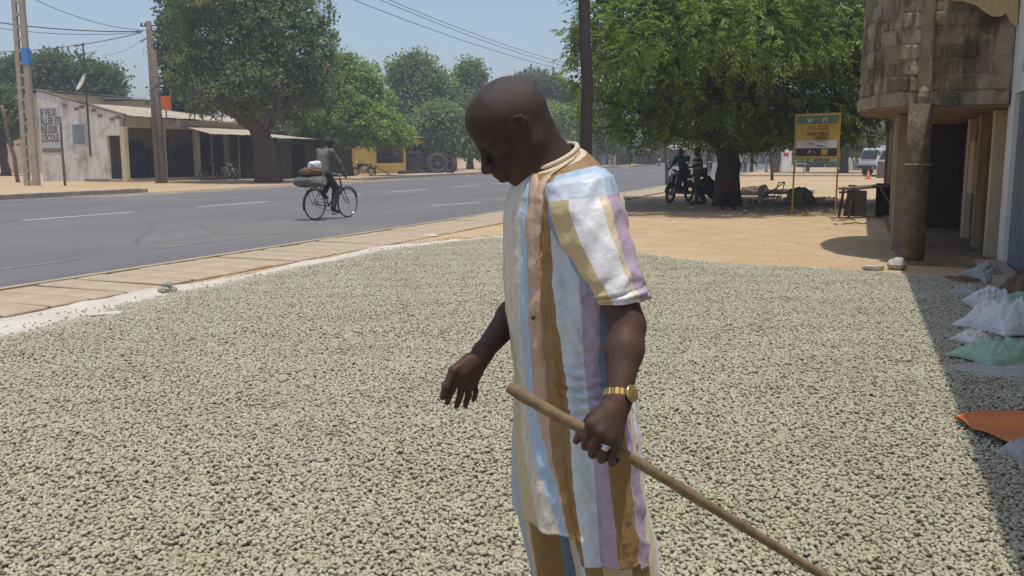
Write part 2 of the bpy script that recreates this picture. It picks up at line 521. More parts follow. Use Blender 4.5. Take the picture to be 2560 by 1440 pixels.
# far pavement and kerb: two runs, with a gap where the side yard meets the road
fp = tag(thing('pavement', None, None, (0, 0, 0), ROADZ), kind='structure')
def kerb_run(u0, u1, wide):
    n = max(2, int((u1 - u0) / 4)); v, f = [], []
    prof = [(0, 0), (0, .15), (.14, .16), (.141, .13), (wide, .13), (wide + .3, 0)]
    for i in range(n + 1):
        u = u0 + (u1 - u0) * i / n
        for a, z in prof: v.append((u, vfar(u) + a, z))
    k = len(prof)
    for i in range(n):
        for j in range(k - 1): f.append((i * k + j, i * k + j + 1, (i + 1) * k + j + 1, (i + 1) * k + j))
    f += [tuple(range(k)), tuple(range(n * k + k - 1, n * k - 1, -1))]
    link('pavement_slab', pydata('pavement_slab', v, f), M['concrete'], fp)
    m = int((u1 - u0) / 2.0)
    for i in range(min(m, 40)):
        u = u0 + i * 2.0 + 1.0
        MB().rbox((0, 0, 0), (1.97, .17, .17), .015).build('kerb_stone', M['kerb'], fp, loc=(u, vfar(u) + .05, .085))
kerb_run(-14, 28.3, 1.6)
kerb_run(47.0, 116, 3.4)
kerb_run(124, 260, 3.2)
# ------------------------------------------------------------------ trees
def m_leaf(name, dark, light, dry=None):
    m = NT(name)
    at = m.n('Attribute'); at.attribute_name = 'tint'
    st = [(0, dark), (.55, tuple((a + b) / 2 for a, b in zip(dark, light))), (.93, light)]
    if dry: st.append((1.0, dry))
    st = [(p_, tuple(min(1, x * 1.15) for x in c_)) for p_, c_ in st]
    c = m.ramp(at.outputs['Fac'], st)
    m.fin(c, .55, spec=.25)
    tr = m.n('BsdfTranslucent'); mx = m.n('MixShader'); mx.inputs[0].default_value = .42
    c2 = m.mix(.5, c, (.30, .40, .06)); m.l(c2, tr.inputs['Color'])
    m.l(m.b.outputs[0], mx.inputs[1]); m.l(tr.outputs[0], mx.inputs[2])
    m.l(mx.outputs[0], m.t.nodes['Material Output'].inputs['Surface'])
    return m.m
M['leaf_neem'] = m_leaf('neem_leaves', (.075, .125, .018), (.28, .345, .06), (.38, .40, .09))
M['leaf_big'] = m_leaf('roadside_leaves', (.095, .14, .055), (.24, .29, .105), (.38, .30, .17))
M['leaf_bright'] = m_leaf('bright_leaves', (.16, .235, .05), (.36, .44, .11), (.42, .44, .14))
M['leaf_mango'] = m_leaf('mango_leaves', (.055, .085, .040), (.13, .165, .065), (.21, .18, .09))
M['leaf_far'] = m_leaf('distant_leaves', (.12, .17, .065), (.27, .32, .12), (.32, .31, .14))
M['leaf_dark'] = m_leaf('dark_leaves', (.035, .06, .036), (.08, .11, .055))
M['bark'] = mat('rough_bark', (.115, .080, .058), (.06, .042, .032), 6, .95, .8, 12, .05)
M['bark_red'] = mat('reddish_bark', (.15, .085, .062), (.08, .05, .04), 6, .95, .8, 12, .05)
M['twig'] = mat('dry_twigs', (.17, .125, .09), (.11, .08, .06), 6, .95, .2)
def unit(v): return v / np.maximum(np.linalg.norm(v, axis=-1, keepdims=True), 1e-9)
def lobe_points(lobes, n, r, shell=.5):
    """clump centres spread through ellipsoids, more of them towards the outside; returns points and outward directions"""
    w = np.array([l[3] * l[4] * l[5] for l in lobes]) ** .72; w = w / w.sum()
    k = r.choice(len(lobes), n, p=w)
    L = np.array(lobes, float)[k]
    d = unit(r.normal(0, 1, (n, 3)))
    rad = (shell + (1 - shell) * r.random(n) ** .6) * (1 + r.normal(0, .07, n))
    p = L[:, :3] + d * L[:, 3:6] * rad[:, None]
    return p, unit(d / L[:, 3:6])
def quads(p, ax, wd, ln, w, r):
    """rhombus leaves: p base, ax axis, wd side direction"""
    a = p; b = p + ax * (ln * .45)[:, None] + wd * (w)[:, None]; c = p + ax * ln[:, None]; d = p + ax * (ln * .45)[:, None] - wd * (w)[:, None]
    return np.stack([a, b, c, d], 1).reshape(-1, 3)
def leaf_mesh(name, V, tint, off):
    n = len(V) // 4
    me = pydata(name, V - np.array(off), np.arange(n * 4).reshape(n, 4))
    at = me.attributes.new('tint', 'FLOAT', 'POINT'); at.data.foreach_set('value', np.repeat(tint, 4).astype(np.float32))
    return me
def crown_fronds(lobes, nfrond, L, leaflet, off, seed, nlf=6, shell=.45, clump=5, spread=.22, droop=.45):
    r = np.random.default_rng(seed)
    nc = nfrond // clump
    cpt, cd = lobe_points(lobes, nc, r, shell)
    st = np.repeat(cpt, clump, 0) + r.normal(0, spread, (nc * clump, 3)); od = np.repeat(cd, clump, 0)
    d = unit(od * .8 + r.normal(0, .55, od.shape) + np.array((0, 0, .10)))
    n = len(st); ct = np.clip(np.repeat(r.normal(.45, .20, nc), clump) + r.normal(0, .12, n), 0, 1)
    Ls = L * r.uniform(.7, 1.3, n)
    up = np.array((0, 0, 1.0)); lat = unit(np.cross(d, up) + 1e-6)
    V, T = [], []
    for k in range(nlf):
        s = .18 + .82 * (k + .5) / nlf
        pos = st + d * (s * Ls)[:, None] - up * (s * s * Ls * droop)[:, None]
        tang = unit(d - up * (2 * s * droop))
        for sd in (-1, 1):
            ax = unit(lat * sd * .75 + tang * .65 - up * .25 + r.normal(0, .18, (n, 3)))
            nm = unit(np.cross(tang, lat) + r.normal(0, .35, (n, 3)))
            wd = unit(np.cross(ax, nm))
            ln = leaflet * r.uniform(.75, 1.25, n) * (1.1 - .35 * abs(s - .45))
            V.append(quads(pos, ax, wd, ln, ln * .17, r)); T.append(np.clip(ct + r.normal(0, .06, n), 0, 1))
    return np.concatenate(V), np.concatenate(T)
def crown_leaves(lobes, nclump, per, spread, leaf, seed, shell=.5, wid=.30, drp=.35):
    r = np.random.default_rng(seed)
    cpt, cd = lobe_points(lobes, nclump, r, shell)
    p = np.repeat(cpt, per, 0) + np.repeat(r.uniform(.5, 1.3, nclump) * spread, per)[:, None] * np.clip(r.normal(0, .55, (nclump * per, 3)), -1.2, 1.2) * np.array((1, 1, .75))
    od = np.repeat(cd, per, 0); n = len(p)
    ax = unit(od * .6 + r.normal(0, .7, (n, 3)) - np.array((0, 0, drp)))
    wd = unit(np.cross(ax, unit(od * .7 + np.array((0, 0, .7)) + r.normal(0, .5, (n, 3)))))
    ln = leaf * r.uniform(.65, 1.35, n)
    ct = np.clip(np.repeat(r.normal(.42, .2, nclump), per) + r.normal(0, .13, n), 0, 1)
    return quads(p, ax, wd, ln, ln * wid, r), ct
def px_lobes(ls, Y0):
    """(px, py, half width px, half height px, distance offset m, depth factor)"""
    out = []
    for l in ls:
        px, py, rw, rh = l[:4]; dy = l[4] if len(l) > 4 else 0; df = l[5] if len(l) > 5 else 1.0
        Y = Y0 + dy; c = P(px, py, Y); s = Y / 2275.0
        out.append((c.x, c.y, c.z, rw * s, rw * s * df, rh * s))
    return out
def wiggle(a, b, n, amp, r):
    a, b = Vector(a), Vector(b); pts = []
    for i in range(n + 1):
        t = i / n; p = a.lerp(b, t)
        if 0 < i < n: p = p + Vector(r.normal(0, amp, 3))
        pts.append(p)
    return pts
def tree(name, label, base, lobes, trunk, bark='bark', leafm='leaf_far', kind='leaves', seed=1, group=None, fork=None, limbs=10, kw_cut=.6, **kw):
    r = np.random.default_rng(seed + 100)
    root = thing(name, label, 'tree', base, 0, group)
    rad, hgt = trunk[0], trunk[1]; lean = trunk[2] if len(trunk) > 2 else (0, 0)
    top = Vector(base) + Vector((lean[0], lean[1], hgt))
    t = MB()
    pts = wiggle(Vector(base) - Vector((0, 0, .1)), top, 6, rad * .12, r)
    t.tube(pts, [rad * (1.35, 1.08, .98, .93, .88, .82, .7)[i] for i in range(7)], 12)
    Lb = sorted(lobes, key=lambda l: -l[3] * l[4] * l[5])
    for i in range(limbs):
        l = Lb[i % len(Lb)]
        e = Vector(l[:3]) + Vector(r.normal(0, .3, 3) * np.array(l[3:6])) 
        s_ = pts[int(r.integers(4, 7))]
        w = wiggle(s_, e, 5, (e - s_).length * .045, r)
        k = rad * r.uniform(.28, .5)
        t.tube(w, [k * (1 - .16 * j) for j in range(6)], 6)
        for q in range(2):
            e2 = e + Vector(r.normal(0, .45, 3) * np.array(l[3:6]))
            t.tube(wiggle(w[3], e2, 3, .08, r), [k * .35, k * .28, k * .18, k * .07], 5)
    t.build('trunk', M[bark], root, True, off=base)
    if kind == 'frond': V, T = crown_fronds(lobes, off=base, seed=seed, **kw)
    else: V, T = crown_leaves(lobes, seed=seed, **kw)
    cx_ = V[::4, 0]; cy_ = V[::4, 1]
    zc = kw_cut + r.normal(0, .14, len(V) // 4) + .30 * np.sin(1.9 * cx_ + .7 * cy_) + .22 * np.sin(4.1 * cx_ - 2.2 * cy_ + 1)
    ok = V.reshape(-1, 4, 3)[:, :, 2].min(1) > zc
    V = V.reshape(-1, 4, 3)[ok].reshape(-1, 3); T = T[ok]
    link('crown', leaf_mesh('crown', V, T, base), M[leafm], root)
    return root

# the big shade tree on the near side
b1 = G(1818, 515)
LB = px_lobes([(1505, 150, 75, 150, -1), (1620, 215, 130, 140, -1.2), (1765, 185, 160, 190, -1.8), (1905, 225, 150, 150, -1.4), (2035, 220, 140, 160, -.6), (2130, 190, 95, 160, .6),
               (1700, 20, 200, 150, 0), (1900, 0, 240, 150, -.6), (2080, 40, 150, 150, .8), (1560, 40, 110, 120, .4), (1800, -190, 300, 180, 0), (1620, -130, 190, 150, 0), (2010, -170, 220, 170, .6),
               (1590, 290, 75, 55, 0), (1705, 300, 120, 55, .4), (1845, 300, 140, 55, .2), (1990, 300, 130, 58, .6), (2105, 295, 85, 65, 1.0), (1800, 150, 220, 160, 3.0), (1960, 170, 200, 170, 3.2), (1640, 140, 170, 150, 2.6), (1460, 130, 45, 80, -.4), (1440, 60, 30, 60, -.2), (1450, 235, 28, 50, 0), (1690, 50, 180, 120, -3.6), (1880, 70, 190, 120, -3.9), (2050, 50, 150, 120, -3.2), (2230, 100, 120, 150, 0), (1560, 120, 100, 110, -2.6)], 26.0)
tree('shade_tree', 'huge leafy shade tree with drooping fronds above the parked motorcycle', b1, LB, (.36, 2.5, (.05, .2)), 'bark', 'leaf_neem', 'frond', 11,
     nfrond=21000, L=.42, leaflet=.145, nlf=5, clump=6, spread=.20, shell=.50, limbs=16, kw_cut=1.62)
# old tree across the road
b2 = G(672, 456)
L2 = px_lobes([(590, 110, 130, 130), (500, 180, 90, 80, -1), (470, 90, 60, 80), (690, 90, 120, 130, -1), (755, 150, 75, 110, 0), (650, 220, 100, 70, -1.5), (540, 235, 70, 45, 0), (600, 0, 170, 70), (810, 90, 28, 70, 0), (820, 40, 16, 26), (790, 210, 60, 60), (490, 215, 45, 55, 1), (600, -80, 150, 70), (720, 250, 70, 60, 1), (560, 225, 70, 45, -2.4), (640, 180, 80, 60, -2.4), (500, 240, 45, 40, -1.5)], 50.0)
t2 = tree('roadside_tree', 'tall old tree with thick reddish trunk beside the awning of the shop', b2, L2, (.62, 3.6, (-.5, .3)), 'bark_red', 'leaf_big', 'leaves', 21,
     nclump=2000, per=36, spread=.42, leaf=.19, shell=.45, limbs=12)
tw = MB(); r_ = np.random.default_rng(5)
for i in range(170):
    s_ = P(r_.uniform(470, 700), r_.uniform(190, 305), 47.4 + r_.normal(0, .8))
    tw.tube(wiggle(s_, s_ + Vector(r_.normal(0, .55, 3)) + Vector((0, 0, .9)), 4, .10, r_), [.035, .03, .022, .015, .006], 4, False)
tl = P(590, 285, 49); tr_ = P(690, 300, 49.4); ft = Vector(b2) + Vector((-.45, .2, 3.2))
for e in (P(470, 235, 49), P(560, 265, 49), P(760, 190, 49.5), P(820, 165, 49), P(640, 200, 49), P(720, 90, 50)):
    tw.tube(wiggle(ft, e, 6, .18, r_), [.42, .36, .30, .24, .18, .13, .08], 8)
tw.build('bare_branches', M['twig'], t2, True, off=b2)
# bright tree over the cyclist
b3 = G(868, 441)
L3 = px_lobes([(845, 240, 85, 75), (800, 285, 65, 55, -1), (905, 205, 50, 55), (855, 165, 38, 35), (850, 330, 75, 40, -.5), (935, 315, 75, 45, -1), (995, 340, 42, 28, -1), (890, 290, 70, 60, -1), (780, 340, 45, 30), (950, 260, 35, 40, 1), (835, 105, 10, 14)], 62.0)
tree('roadside_tree', 'bright green bushy tree overhanging the passing cyclist', b3, L3, (.42, 3.0), 'bark_red', 'leaf_bright', 'leaves', 31,
     nclump=1500, per=34, spread=.42, leaf=.21, shell=.45, limbs=10)
def ftree(label, bpx, lobes, Y, trunk, seed, leafm='leaf_far', nclump=900, per=20, leaf=.34, spread=.75, **k):
    X = P(bpx, 390, Y).x
    return tree('roadside_tree', label, Vector((X, Y, 0)), px_lobes(lobes, Y), trunk, 'bark', leafm, 'leaves', seed, limbs=7, nclump=nclump, per=per, spread=spread, leaf=leaf, **k)
ftree('tall feathery tree behind the tyre yard with thin bare twigs on top', 1040, [(1050, 200, 60, 60), (1010, 190, 42, 50), (1095, 235, 50, 50), (1005, 270, 55, 50), (1060, 290, 70, 60), (985, 310, 45, 40), (1040, 155, 30, 26)], 92, (.4, 5), 41, nclump=1300)
ftree('narrow-topped tree behind the tyre yard', 1175, [(1180, 185, 33, 38), (1172, 240, 50, 50), (1190, 290, 60, 55), (1150, 270, 40, 50), (1160, 180, 20, 20)], 100, (.35, 5), 42)
ftree('leafy low tree right behind the stacked tyres', 1120, [(1095, 300, 55, 40), (1130, 330, 55, 45), (1160, 345, 45, 35), (1080, 340, 40, 30), (1190, 350, 50, 40)], 84, (.35, 3), 43, 'leaf_far', 1000)
ftree('dark rounded mango tree on the skyline behind the man', 1350, [(1335, 215, 50, 35), (1380, 235, 45, 38), (1310, 245, 45, 40), (1350, 260, 60, 45), (1410, 265, 40, 40)], 118, (.4, 5), 44, 'leaf_mango', 1100, 20, .45, 1.0)
ftree('pale green bushy tree beyond the road behind the man', 1400, [(1375, 300, 60, 42), (1420, 320, 55, 45), (1350, 330, 55, 45), (1400, 360, 70, 32), (1440, 300, 30, 35)], 104, (.35, 3), 45, 'leaf_bright', 1000)
ftree('grey-green tree seen past the dark pole', 1475, [(1470, 270, 50, 60), (1500, 320, 50, 50), (1450, 340, 40, 40), (1520, 350, 45, 30)], 122, (.35, 4), 46, 'leaf_far', 900, 20, .42)
ftree('wide dark mango tree rising behind the limewashed building', 150, [(60, 195, 75, 48), (155, 185, 85, 52), (245, 205, 65, 42), (120, 240, 100, 45), (220, 245, 80, 35), (20, 240, 60, 50), (60, 280, 60, 40), (10, 170, 25, 20)], 82, (.5, 4), 47, 'leaf_mango', 1900, 22, .36, .8)
ftree('dark dense tree standing behind the old tree with reddish trunk', 450, [(450, 30, 40, 55), (440, 120, 45, 60), (470, 230, 50, 60), (430, 280, 40, 50), (460, -20, 36, 40)], 62, (.35, 5), 48, 'leaf_dark', 900, 20, .30, .7)
ftree('thick mid green tree behind the yellow sign', 2110, [(2090, 320, 70, 50), (2150, 330, 60, 50), (2040, 345, 50, 35), (2120, 280, 60, 50)], 78, (.35, 3), 49, 'leaf_far', 1100)
ftree('light green tree beyond the white truck', 2220, [(2195, 315, 60, 48), (2250, 320, 60, 55), (2230, 280, 50, 40), (2290, 330, 50, 45), (2180, 350, 40, 30)], 92, (.35, 3), 50, 'leaf_bright', 1100)
for i, (bp, ls, Y, lab) in enumerate([
    (1640, [(1625, 345, 45, 30), (1670, 350, 45, 30), (1600, 360, 30, 20)], 165, 'distant tree beside the tin awning across the road'),
    (1730, [(1720, 350, 50, 30), (1770, 355, 45, 28)], 190, 'distant tree showing under the shade tree canopy'),
    (1860, [(1850, 350, 60, 28), (1910, 350, 50, 30)], 185, 'distant tree beyond the people standing at the roadside'),
    (1990, [(1980, 350, 55, 32), (2040, 350, 50, 32), (1940, 355, 40, 26)], 150, 'distant tree behind the grey gate pillar'),
    (700, [(690, 320, 45, 35), (740, 330, 50, 40), (650, 330, 40, 35)], 72, 'dusty tree behind the dark stalls'),
    (10, [(0, 300, 45, 50), (-30, 260, 60, 60)], 66, 'ragged dark tree at the end of the block wall')]):
    ftree(lab, bp, ls, Y, (.3, 2.5), 60 + i, 'leaf_far' if i != 5 else 'leaf_mango', 650, 16, .0035 * Y + .05, .008 * Y)

def bush(label, px, Y, w, h, seed, leafm='leaf_far'):
    X = P(px, 390, Y).x; s_ = Y / 2275.0
    root = thing('bush', label, 'bush', (X, Y, 0))
    lb = [(X, Y, h * .5, w, w * .8, h * .55), (X - w * .5, Y, h * .4, w * .6, w * .6, h * .42), (X + w * .55, Y + .3, h * .42, w * .6, w * .6, h * .45)]
    V, T = crown_leaves(lb, 260, 14, w * .14, .10 + .0028 * Y, seed)
    link('crown', leaf_mesh('crown', V, T, (X, Y, 0)), M[leafm], root)
    b = MB(); r = np.random.default_rng(seed)
    for i in range(4): b.tube(wiggle((0, 0, 0), (r.normal(0, w * .3), r.normal(0, w * .3), h * .7), 3, .05, r), [.06, .05, .035, .015], 5)
    b.build('stems', M['bark'], root)
for i, (px, Y, w, h, lab) in enumerate([(2045, 118, 3.2, 3.0, 'rounded bush behind the left post of the yellow sign'), (2105, 122, 3.4, 3.2, 'broad bush behind the right post of the yellow sign'), (2165, 112, 3.0, 3.2, 'bush growing behind the white truck cab'), (2215, 118, 3.4, 3.4, 'dense bush behind the truck cargo box'),
    (1990, 150, 4.0, 3.2, 'bush beyond the grey gate pillar'), (1930, 175, 4.2, 3.4, 'distant bush beyond the dark bare post'), (1700, 200, 5, 3.6, 'distant bush at the bend of the road'), (1625, 172, 4, 3.4, 'bush between the far kiosks across the road'), (1780, 220, 6, 4.2, 'far bush closing the view down the road'), (1850, 230, 6, 4.2, 'far bush behind the roadside walkers')]):
    bush(lab, px, Y, w, h, 80 + i, ('leaf_far', 'leaf_mango', 'leaf_big')[i % 3])
# ------------------------------------------------------------------ lettering
def text_mesh(body, size, align='CENTER', extr=.004, bold=0.0):
    c = bpy.data.curves.new('lettering', 'FONT'); c.body = body; c.size = size; c.align_x = align; c.align_y = 'CENTER'; c.extrude = extr
    c.resolution_u = 2; c.offset = bold
    o = bpy.data.objects.new('lettering', c); COL.objects.link(o)
    bpy.context.view_layer.update()
    me = bpy.data.meshes.new_from_object(o.evaluated_get(bpy.context.evaluated_depsgraph_get()))
    bpy.data.objects.remove(o); bpy.data.curves.remove(c)
    me.materials.clear()
    return me
def lettering(body, size, m, parent, loc, right, up, sx=1.0, align='CENTER', name='lettering', bold=0):
    me = text_mesh(body, size, align, .004, bold)
    o = link(name, me, m, parent)
    r = Vector(right).normalized(); u = Vector(up).normalized(); n = r.cross(u)
    o.matrix_local = Matrix.Translation(loc) @ Matrix(((r.x * sx, u.x, n.x, 0), (r.y * sx, u.y, n.y, 0), (r.z * sx, u.z, n.z, 0), (0, 0, 0, 1)))
    return o
def corrugated(L, W, pitch=.15, amp=.018, th=.004, nseg=4, sag=0.0):
    """sheet along x (L) and y (W), waves run along y"""
    n = max(4, int(L / pitch * nseg)); v, f = [], []
    for i in range(n + 1):
        x = L * i / n; z = amp * math.sin(2 * PI * x / pitch)
        for k in range(4):
            v.append((x, W * k / 3, z - sag * math.sin(PI * k / 3)))
    for i in range(n):
        for k in range(3): f.append((i * 4 + k, (i + 1) * 4 + k, (i + 1) * 4 + k + 1, i * 4 + k + 1))
    return v, f
def sheet_roof(parent, x0, x1, y0, z0, y1, z1, m, name='roof_sheet', w=.86, pitch=.15):
    """separate corrugated sheets from the eave (y0, z0) to the ridge (y1, z1)"""
    n = max(1, int(round((x1 - x0) / w))); wd = (x1 - x0) / n; ln = math.hypot(y1 - y0, z1 - z0); an = math.atan2(z1 - z0, y1 - y0)
    v, f = corrugated(wd + .05, ln, pitch); me = pydata(name, v, f, True)
    for i in range(n):
        o = link(name, me, m, parent, (x0 + i * wd, y0, z0 + .006 * (i % 2) + rng.normal(0, .006)))
        o.rotation_euler = (an, rng.normal(0, .004), 0)

# ------------------------------------------------------------------ limewashed corner building with porch, across the road
hb = R(39.2, 37.9, 0)
hs = thing('corner_shop', 'stained limewashed shop building with painted slogan and a porch', 'building', hb, ROADZ)
FRONT, DEP, LEN = 0.0, 6.2, 11.6
def hz_at(y): return 3.62 + (y - 0.0) * .24       # top of the side wall
def wallprism(y0, y1, z0, z1a, z1b, x0=0.0, th=.2, m='limewash', name='wall'):
    b = MB()
    vs = [(x0, y0, z0), (x0, y1, z0), (x0, y1, z1b), (x0, y0, z1a), (x0 + th, y0, z0), (x0 + th, y1, z0), (x0 + th, y1, z1b), (x0 + th, y0, z1a)]
    b.add(vs, [(0, 3, 2, 1), (4, 5, 6, 7), (0, 1, 5, 4), (1, 2, 6, 5), (2, 3, 7, 6), (3, 0, 4, 7)])
    return b.build(name, M[m], hs)
wallprism(1.25, DEP, 0, hz_at(1.25), hz_at(DEP))
wallprism(0, .30, 0, hz_at(0), hz_at(.30))
wallprism(.30, 1.25, 2.55, hz_at(.30), hz_at(1.25))
MB().box((.1, 3.1, 3.62 + .24 * 3.1 + .06), (.30, 6.5, .09), (math.atan(.24), 0, 0)).build('coping', M['block'], hs)
# exposed blocks along the top of the side wall
blk = MB().rbox((0, 0, 0), (.03, .36, .17), .008).mesh('block')
for i in range(10):
    yy = .35 + i * .42
    if i % 3 != 2: link('block', blk, M['block'], hs, (-.005, yy, hz_at(yy) - .16 - .2 * (i % 2)))
# window with a shutter
b = MB()
b.box((-.02, 3.20, 2.62), (.05, .95, 1.12)); wd_ = b.build('window', M['grey_metal'], hs)
b = MB()
for yy, zz, dy, dz in ((2.70, 2.62, .06, 1.24), (3.70, 2.62, .06, 1.24), (3.20, 3.21, 1.06, .06), (3.20, 2.03, 1.06, .06)): b.box((-.035, yy, zz), (.05, dy, dz))
b.build('window_frame', M['limewash'], wd_)
# slogan panel
M['slogan'] = mat('weathered_black_paint', (.045, .042, .042), (.16, .15, .14), 9, .9, 0)
MB().box((-.012, 5.30, 3.02), (.02, 1.55, 2.3)).build('slogan_panel', flat('chalky_white', (.58, .57, .56)), hs)
for i, tx in enumerate(('JE VEUX', 'ALLER ET', 'REUSSIR', "L'ECOLE")):
    o = lettering(tx, .58, M['slogan'], hs, (-.026, 6.02, 3.86 - i * .48), (0, -1, 0), (0, 0, 1), .60, 'LEFT', bold=.014)
MB().box((-.012, 5.25, 1.74), (.02, 1.6, .22)).build('painted_band', flat('faded_brown_band', (.27, .19, .15)), hs)
# porch: floor, back wall, openings, columns, beam
MB().box((LEN / 2, 1.5, .08), (LEN, 3.1, .16)).build('porch_floor', M['concrete'], hs)
MB().box((LEN / 2, 3.1, 1.9), (LEN - .4, .2, 3.7)).build('back_wall', M['ochre'], hs)
MB().box((LEN / 2 + .1, 4.65, 1.7), (LEN - .2, 2.9, 3.3)).build('rear_room', M['limewash'], hs)
MB().box((LEN, 1.6, 1.75), (.2, 3.2, 3.5)).build('end_wall', M['ochre'], hs)
for x, c in ((1.6, 'grey_metal'), (3.9, 'wood_dark'), (6.1, 'dark'), (8.6, 'plank_brown'), (10.4, 'dark')):
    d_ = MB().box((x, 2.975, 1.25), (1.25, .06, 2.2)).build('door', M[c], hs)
    MB().box((x + .45, 2.93, 1.2), (.05, .05, .16)).build('handle', M['chrome'], d_)
for x in (.12, 3.05, 5.95, 8.8, 11.4):
    MB().rbox((x, .12, 1.5), (.30, .30, 3.0), .015).build('column', M['cream_wall'], hs)
MB().box((LEN / 2, .13, 3.28), (LEN, .26, .56)).build('beam', M['cream_wall'], hs)
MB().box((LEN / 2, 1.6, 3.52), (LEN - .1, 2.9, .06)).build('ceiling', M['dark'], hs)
sheet_roof(hs, .15, LEN + .2, -.55, 3.60, 6.0, 4.55, M['tin'])
sheet_roof(hs, 4.6, 9.9, -2.1, 2.72, .0, 3.22, M['tin'], 'awning_sheet')
for x in (4.8, 7.3, 9.7):
    MB().tube([(x, -1.95, 0), (x, -1.95, 2.74)], .05, 8).build('awning_post', M['wood'], hs)
MB().box((2.35, -.02, 3.1), (.45, .04, .8)).build('sign_board', flat('dark_blue_board', (.05, .07, .13)), hs)
MB().lathe([(0, -.03), (.24, -.03), (.24, .03), (0, .03)], (4.2, -.04, 3.32), 16, 'y').build('round_sign', M['white_paint'], hs)
gd = [((3.4, 2.6, 1.05), 'blue_goods', (.04, .06, .14)), ((4.9, 2.7, 1.2), 'red_goods', (.22, .05, .04)), ((7.4, 2.6, 1.0), 'brown_goods', (.12, .07, .05)), ((5.4, 2.5, .9), 'blue_goods', (.04, .06, .14)), ((9.6, 2.5, 1.0), 'red_goods', (.22, .05, .04))]
for (x, y, z), nm, c in gd:
    t_ = thing('goods_rack', {'blue_goods': 'dark blue', 'red_goods': 'dull red', 'brown_goods': 'brown'}[nm] + ' goods stacked on a rack inside the shaded porch', 'rack', R(39.2 + x, 37.9 + y - .2, .16), ROADZ, 'goods racks in the shop porch')
    for k in range(4): MB().rbox((0, 0, .2 + k * .42), (.9, .36, .30), .03).build('bundle', cloth(nm, c), t_)
    for s_ in (-.48, .48): MB().box((s_, 0, .9), (.04, .36, 1.8)).build('upright', M['wood_dark'], t_)

# dish and antenna mast on the side wall
dm = R(39.15, 40.35, 0)
an = thing('antenna_mast', 'thin iron mast fixed to the limewashed wall with a crossbar on top', 'mast', dm)
MB().tube([(0, 0, 1.4), (0, 0, 7.6)], [.055, .045], 8).build('pole', M['rust'], an)
MB().tube([(-.35, 0, 7.45), (.1, 0, 7.5)], .03, 6).build('bracket', M['rust'], an)
MB().box((-.38, 0, 7.45), (.22, .12, .10)).build('insulator', M['grey_metal'], an)
ds = thing('satellite_dish', 'pale satellite dish clamped to the thin mast above the wall', 'dish', dm + Vector((-.1, -.05, 5.4)))
b = MB(); pr = [(0.0, 0.0), (.2, .02), (.4, .07), (.56, .15), (.57, .16), (.4, .085), (.2, .035), (0, .015)]
b.lathe(pr, (0, 0, 0), 24); Md = Euler((math.radians(62), 0, math.radians(-52))).to_matrix(); b.v = [Md @ p for p in b.v]
b.build('reflector', flat('dish_cream', (.72, .66, .50), .6), ds, True)
MB().tube([Md @ Vector((0, -.5, .12)), Md @ Vector((0, -.1, .62))], .02, 6).build('feed_arm', M['grey_metal'], ds)

# houses behind
def simple_house(name, label, u, v, lx, ly, h, wallm, roofm, over=.3, slope=.08, win=True):
    o_ = R(u, v, 0); t_ = thing(name, label, 'building', o_, ROADZ)
    MB().box((lx / 2, ly / 2, h / 2), (lx, ly, h)).build('wall', M[wallm], t_)
    sheet_roof(t_, -over, lx + over, -over, h + .06, ly + over, h + .06 + slope * ly, M[roofm], w=1.0, pitch=.2)
    if win:
        for x in np.arange(1.2, lx - .6, 2.4):
            w_ = MB().box((x, -.03, h * .62), (.8, .06, .7)).build('window', M['dark'], t_)
            MB().box((x, -.07, h * .62 - .4), (.95, .10, .07)).build('sill', M['concrete'], w_)
        for y in np.arange(1.4, ly - .6, 2.6):
            w_ = MB().box((-.03, y, h * .66), (.06, .9, .55)).build('window', M['dark'], t_)
            MB().box((-.07, y, h * .66 - .32), (.10, 1.0, .06)).build('sill', M['concrete'], w_)
    return t_
simple_house('house', 'cream house with dark blue roof behind the limewashed shop', 55, 60, 9, 6.5, 6.4, 'cream_wall', 'tin_dark', .5, .10)
simple_house('house', 'grey house with pale tin roof behind the wooden pole', 60, 56, 7, 5, 6.0, 'concrete', 'tin', .4, .05)
simple_house('house', 'low pale house at the end of the block wall', 35, 58, 10, 6, 3.6, 'limewash', 'tin', .3, .05)
# block wall at far left
bw = R(33.5, 44.5, 0)
wl = thing('block_wall', 'rough unplastered block wall beside the limewashed shop', 'wall', bw, ROADZ)
bm = MB().rbox((0, 0, 0), (.20, .40, .185), .012).mesh('block')
MB().box((0, 4.0, 1.0), (.14, 8.4, 1.98)).build('core', M['mortar'], wl)
for r_i in range(10):
    for c_i in range(20):
        o = link('block', bm, M['block'], wl, (rng.normal(0, .006), .05 + c_i * .42 + (.21 if r_i % 2 else 0), .10 + r_i * .2))
MB().box((0, 4.1, 2.05), (.24, 8.6, .08)).build('coping', M['concrete'], wl)

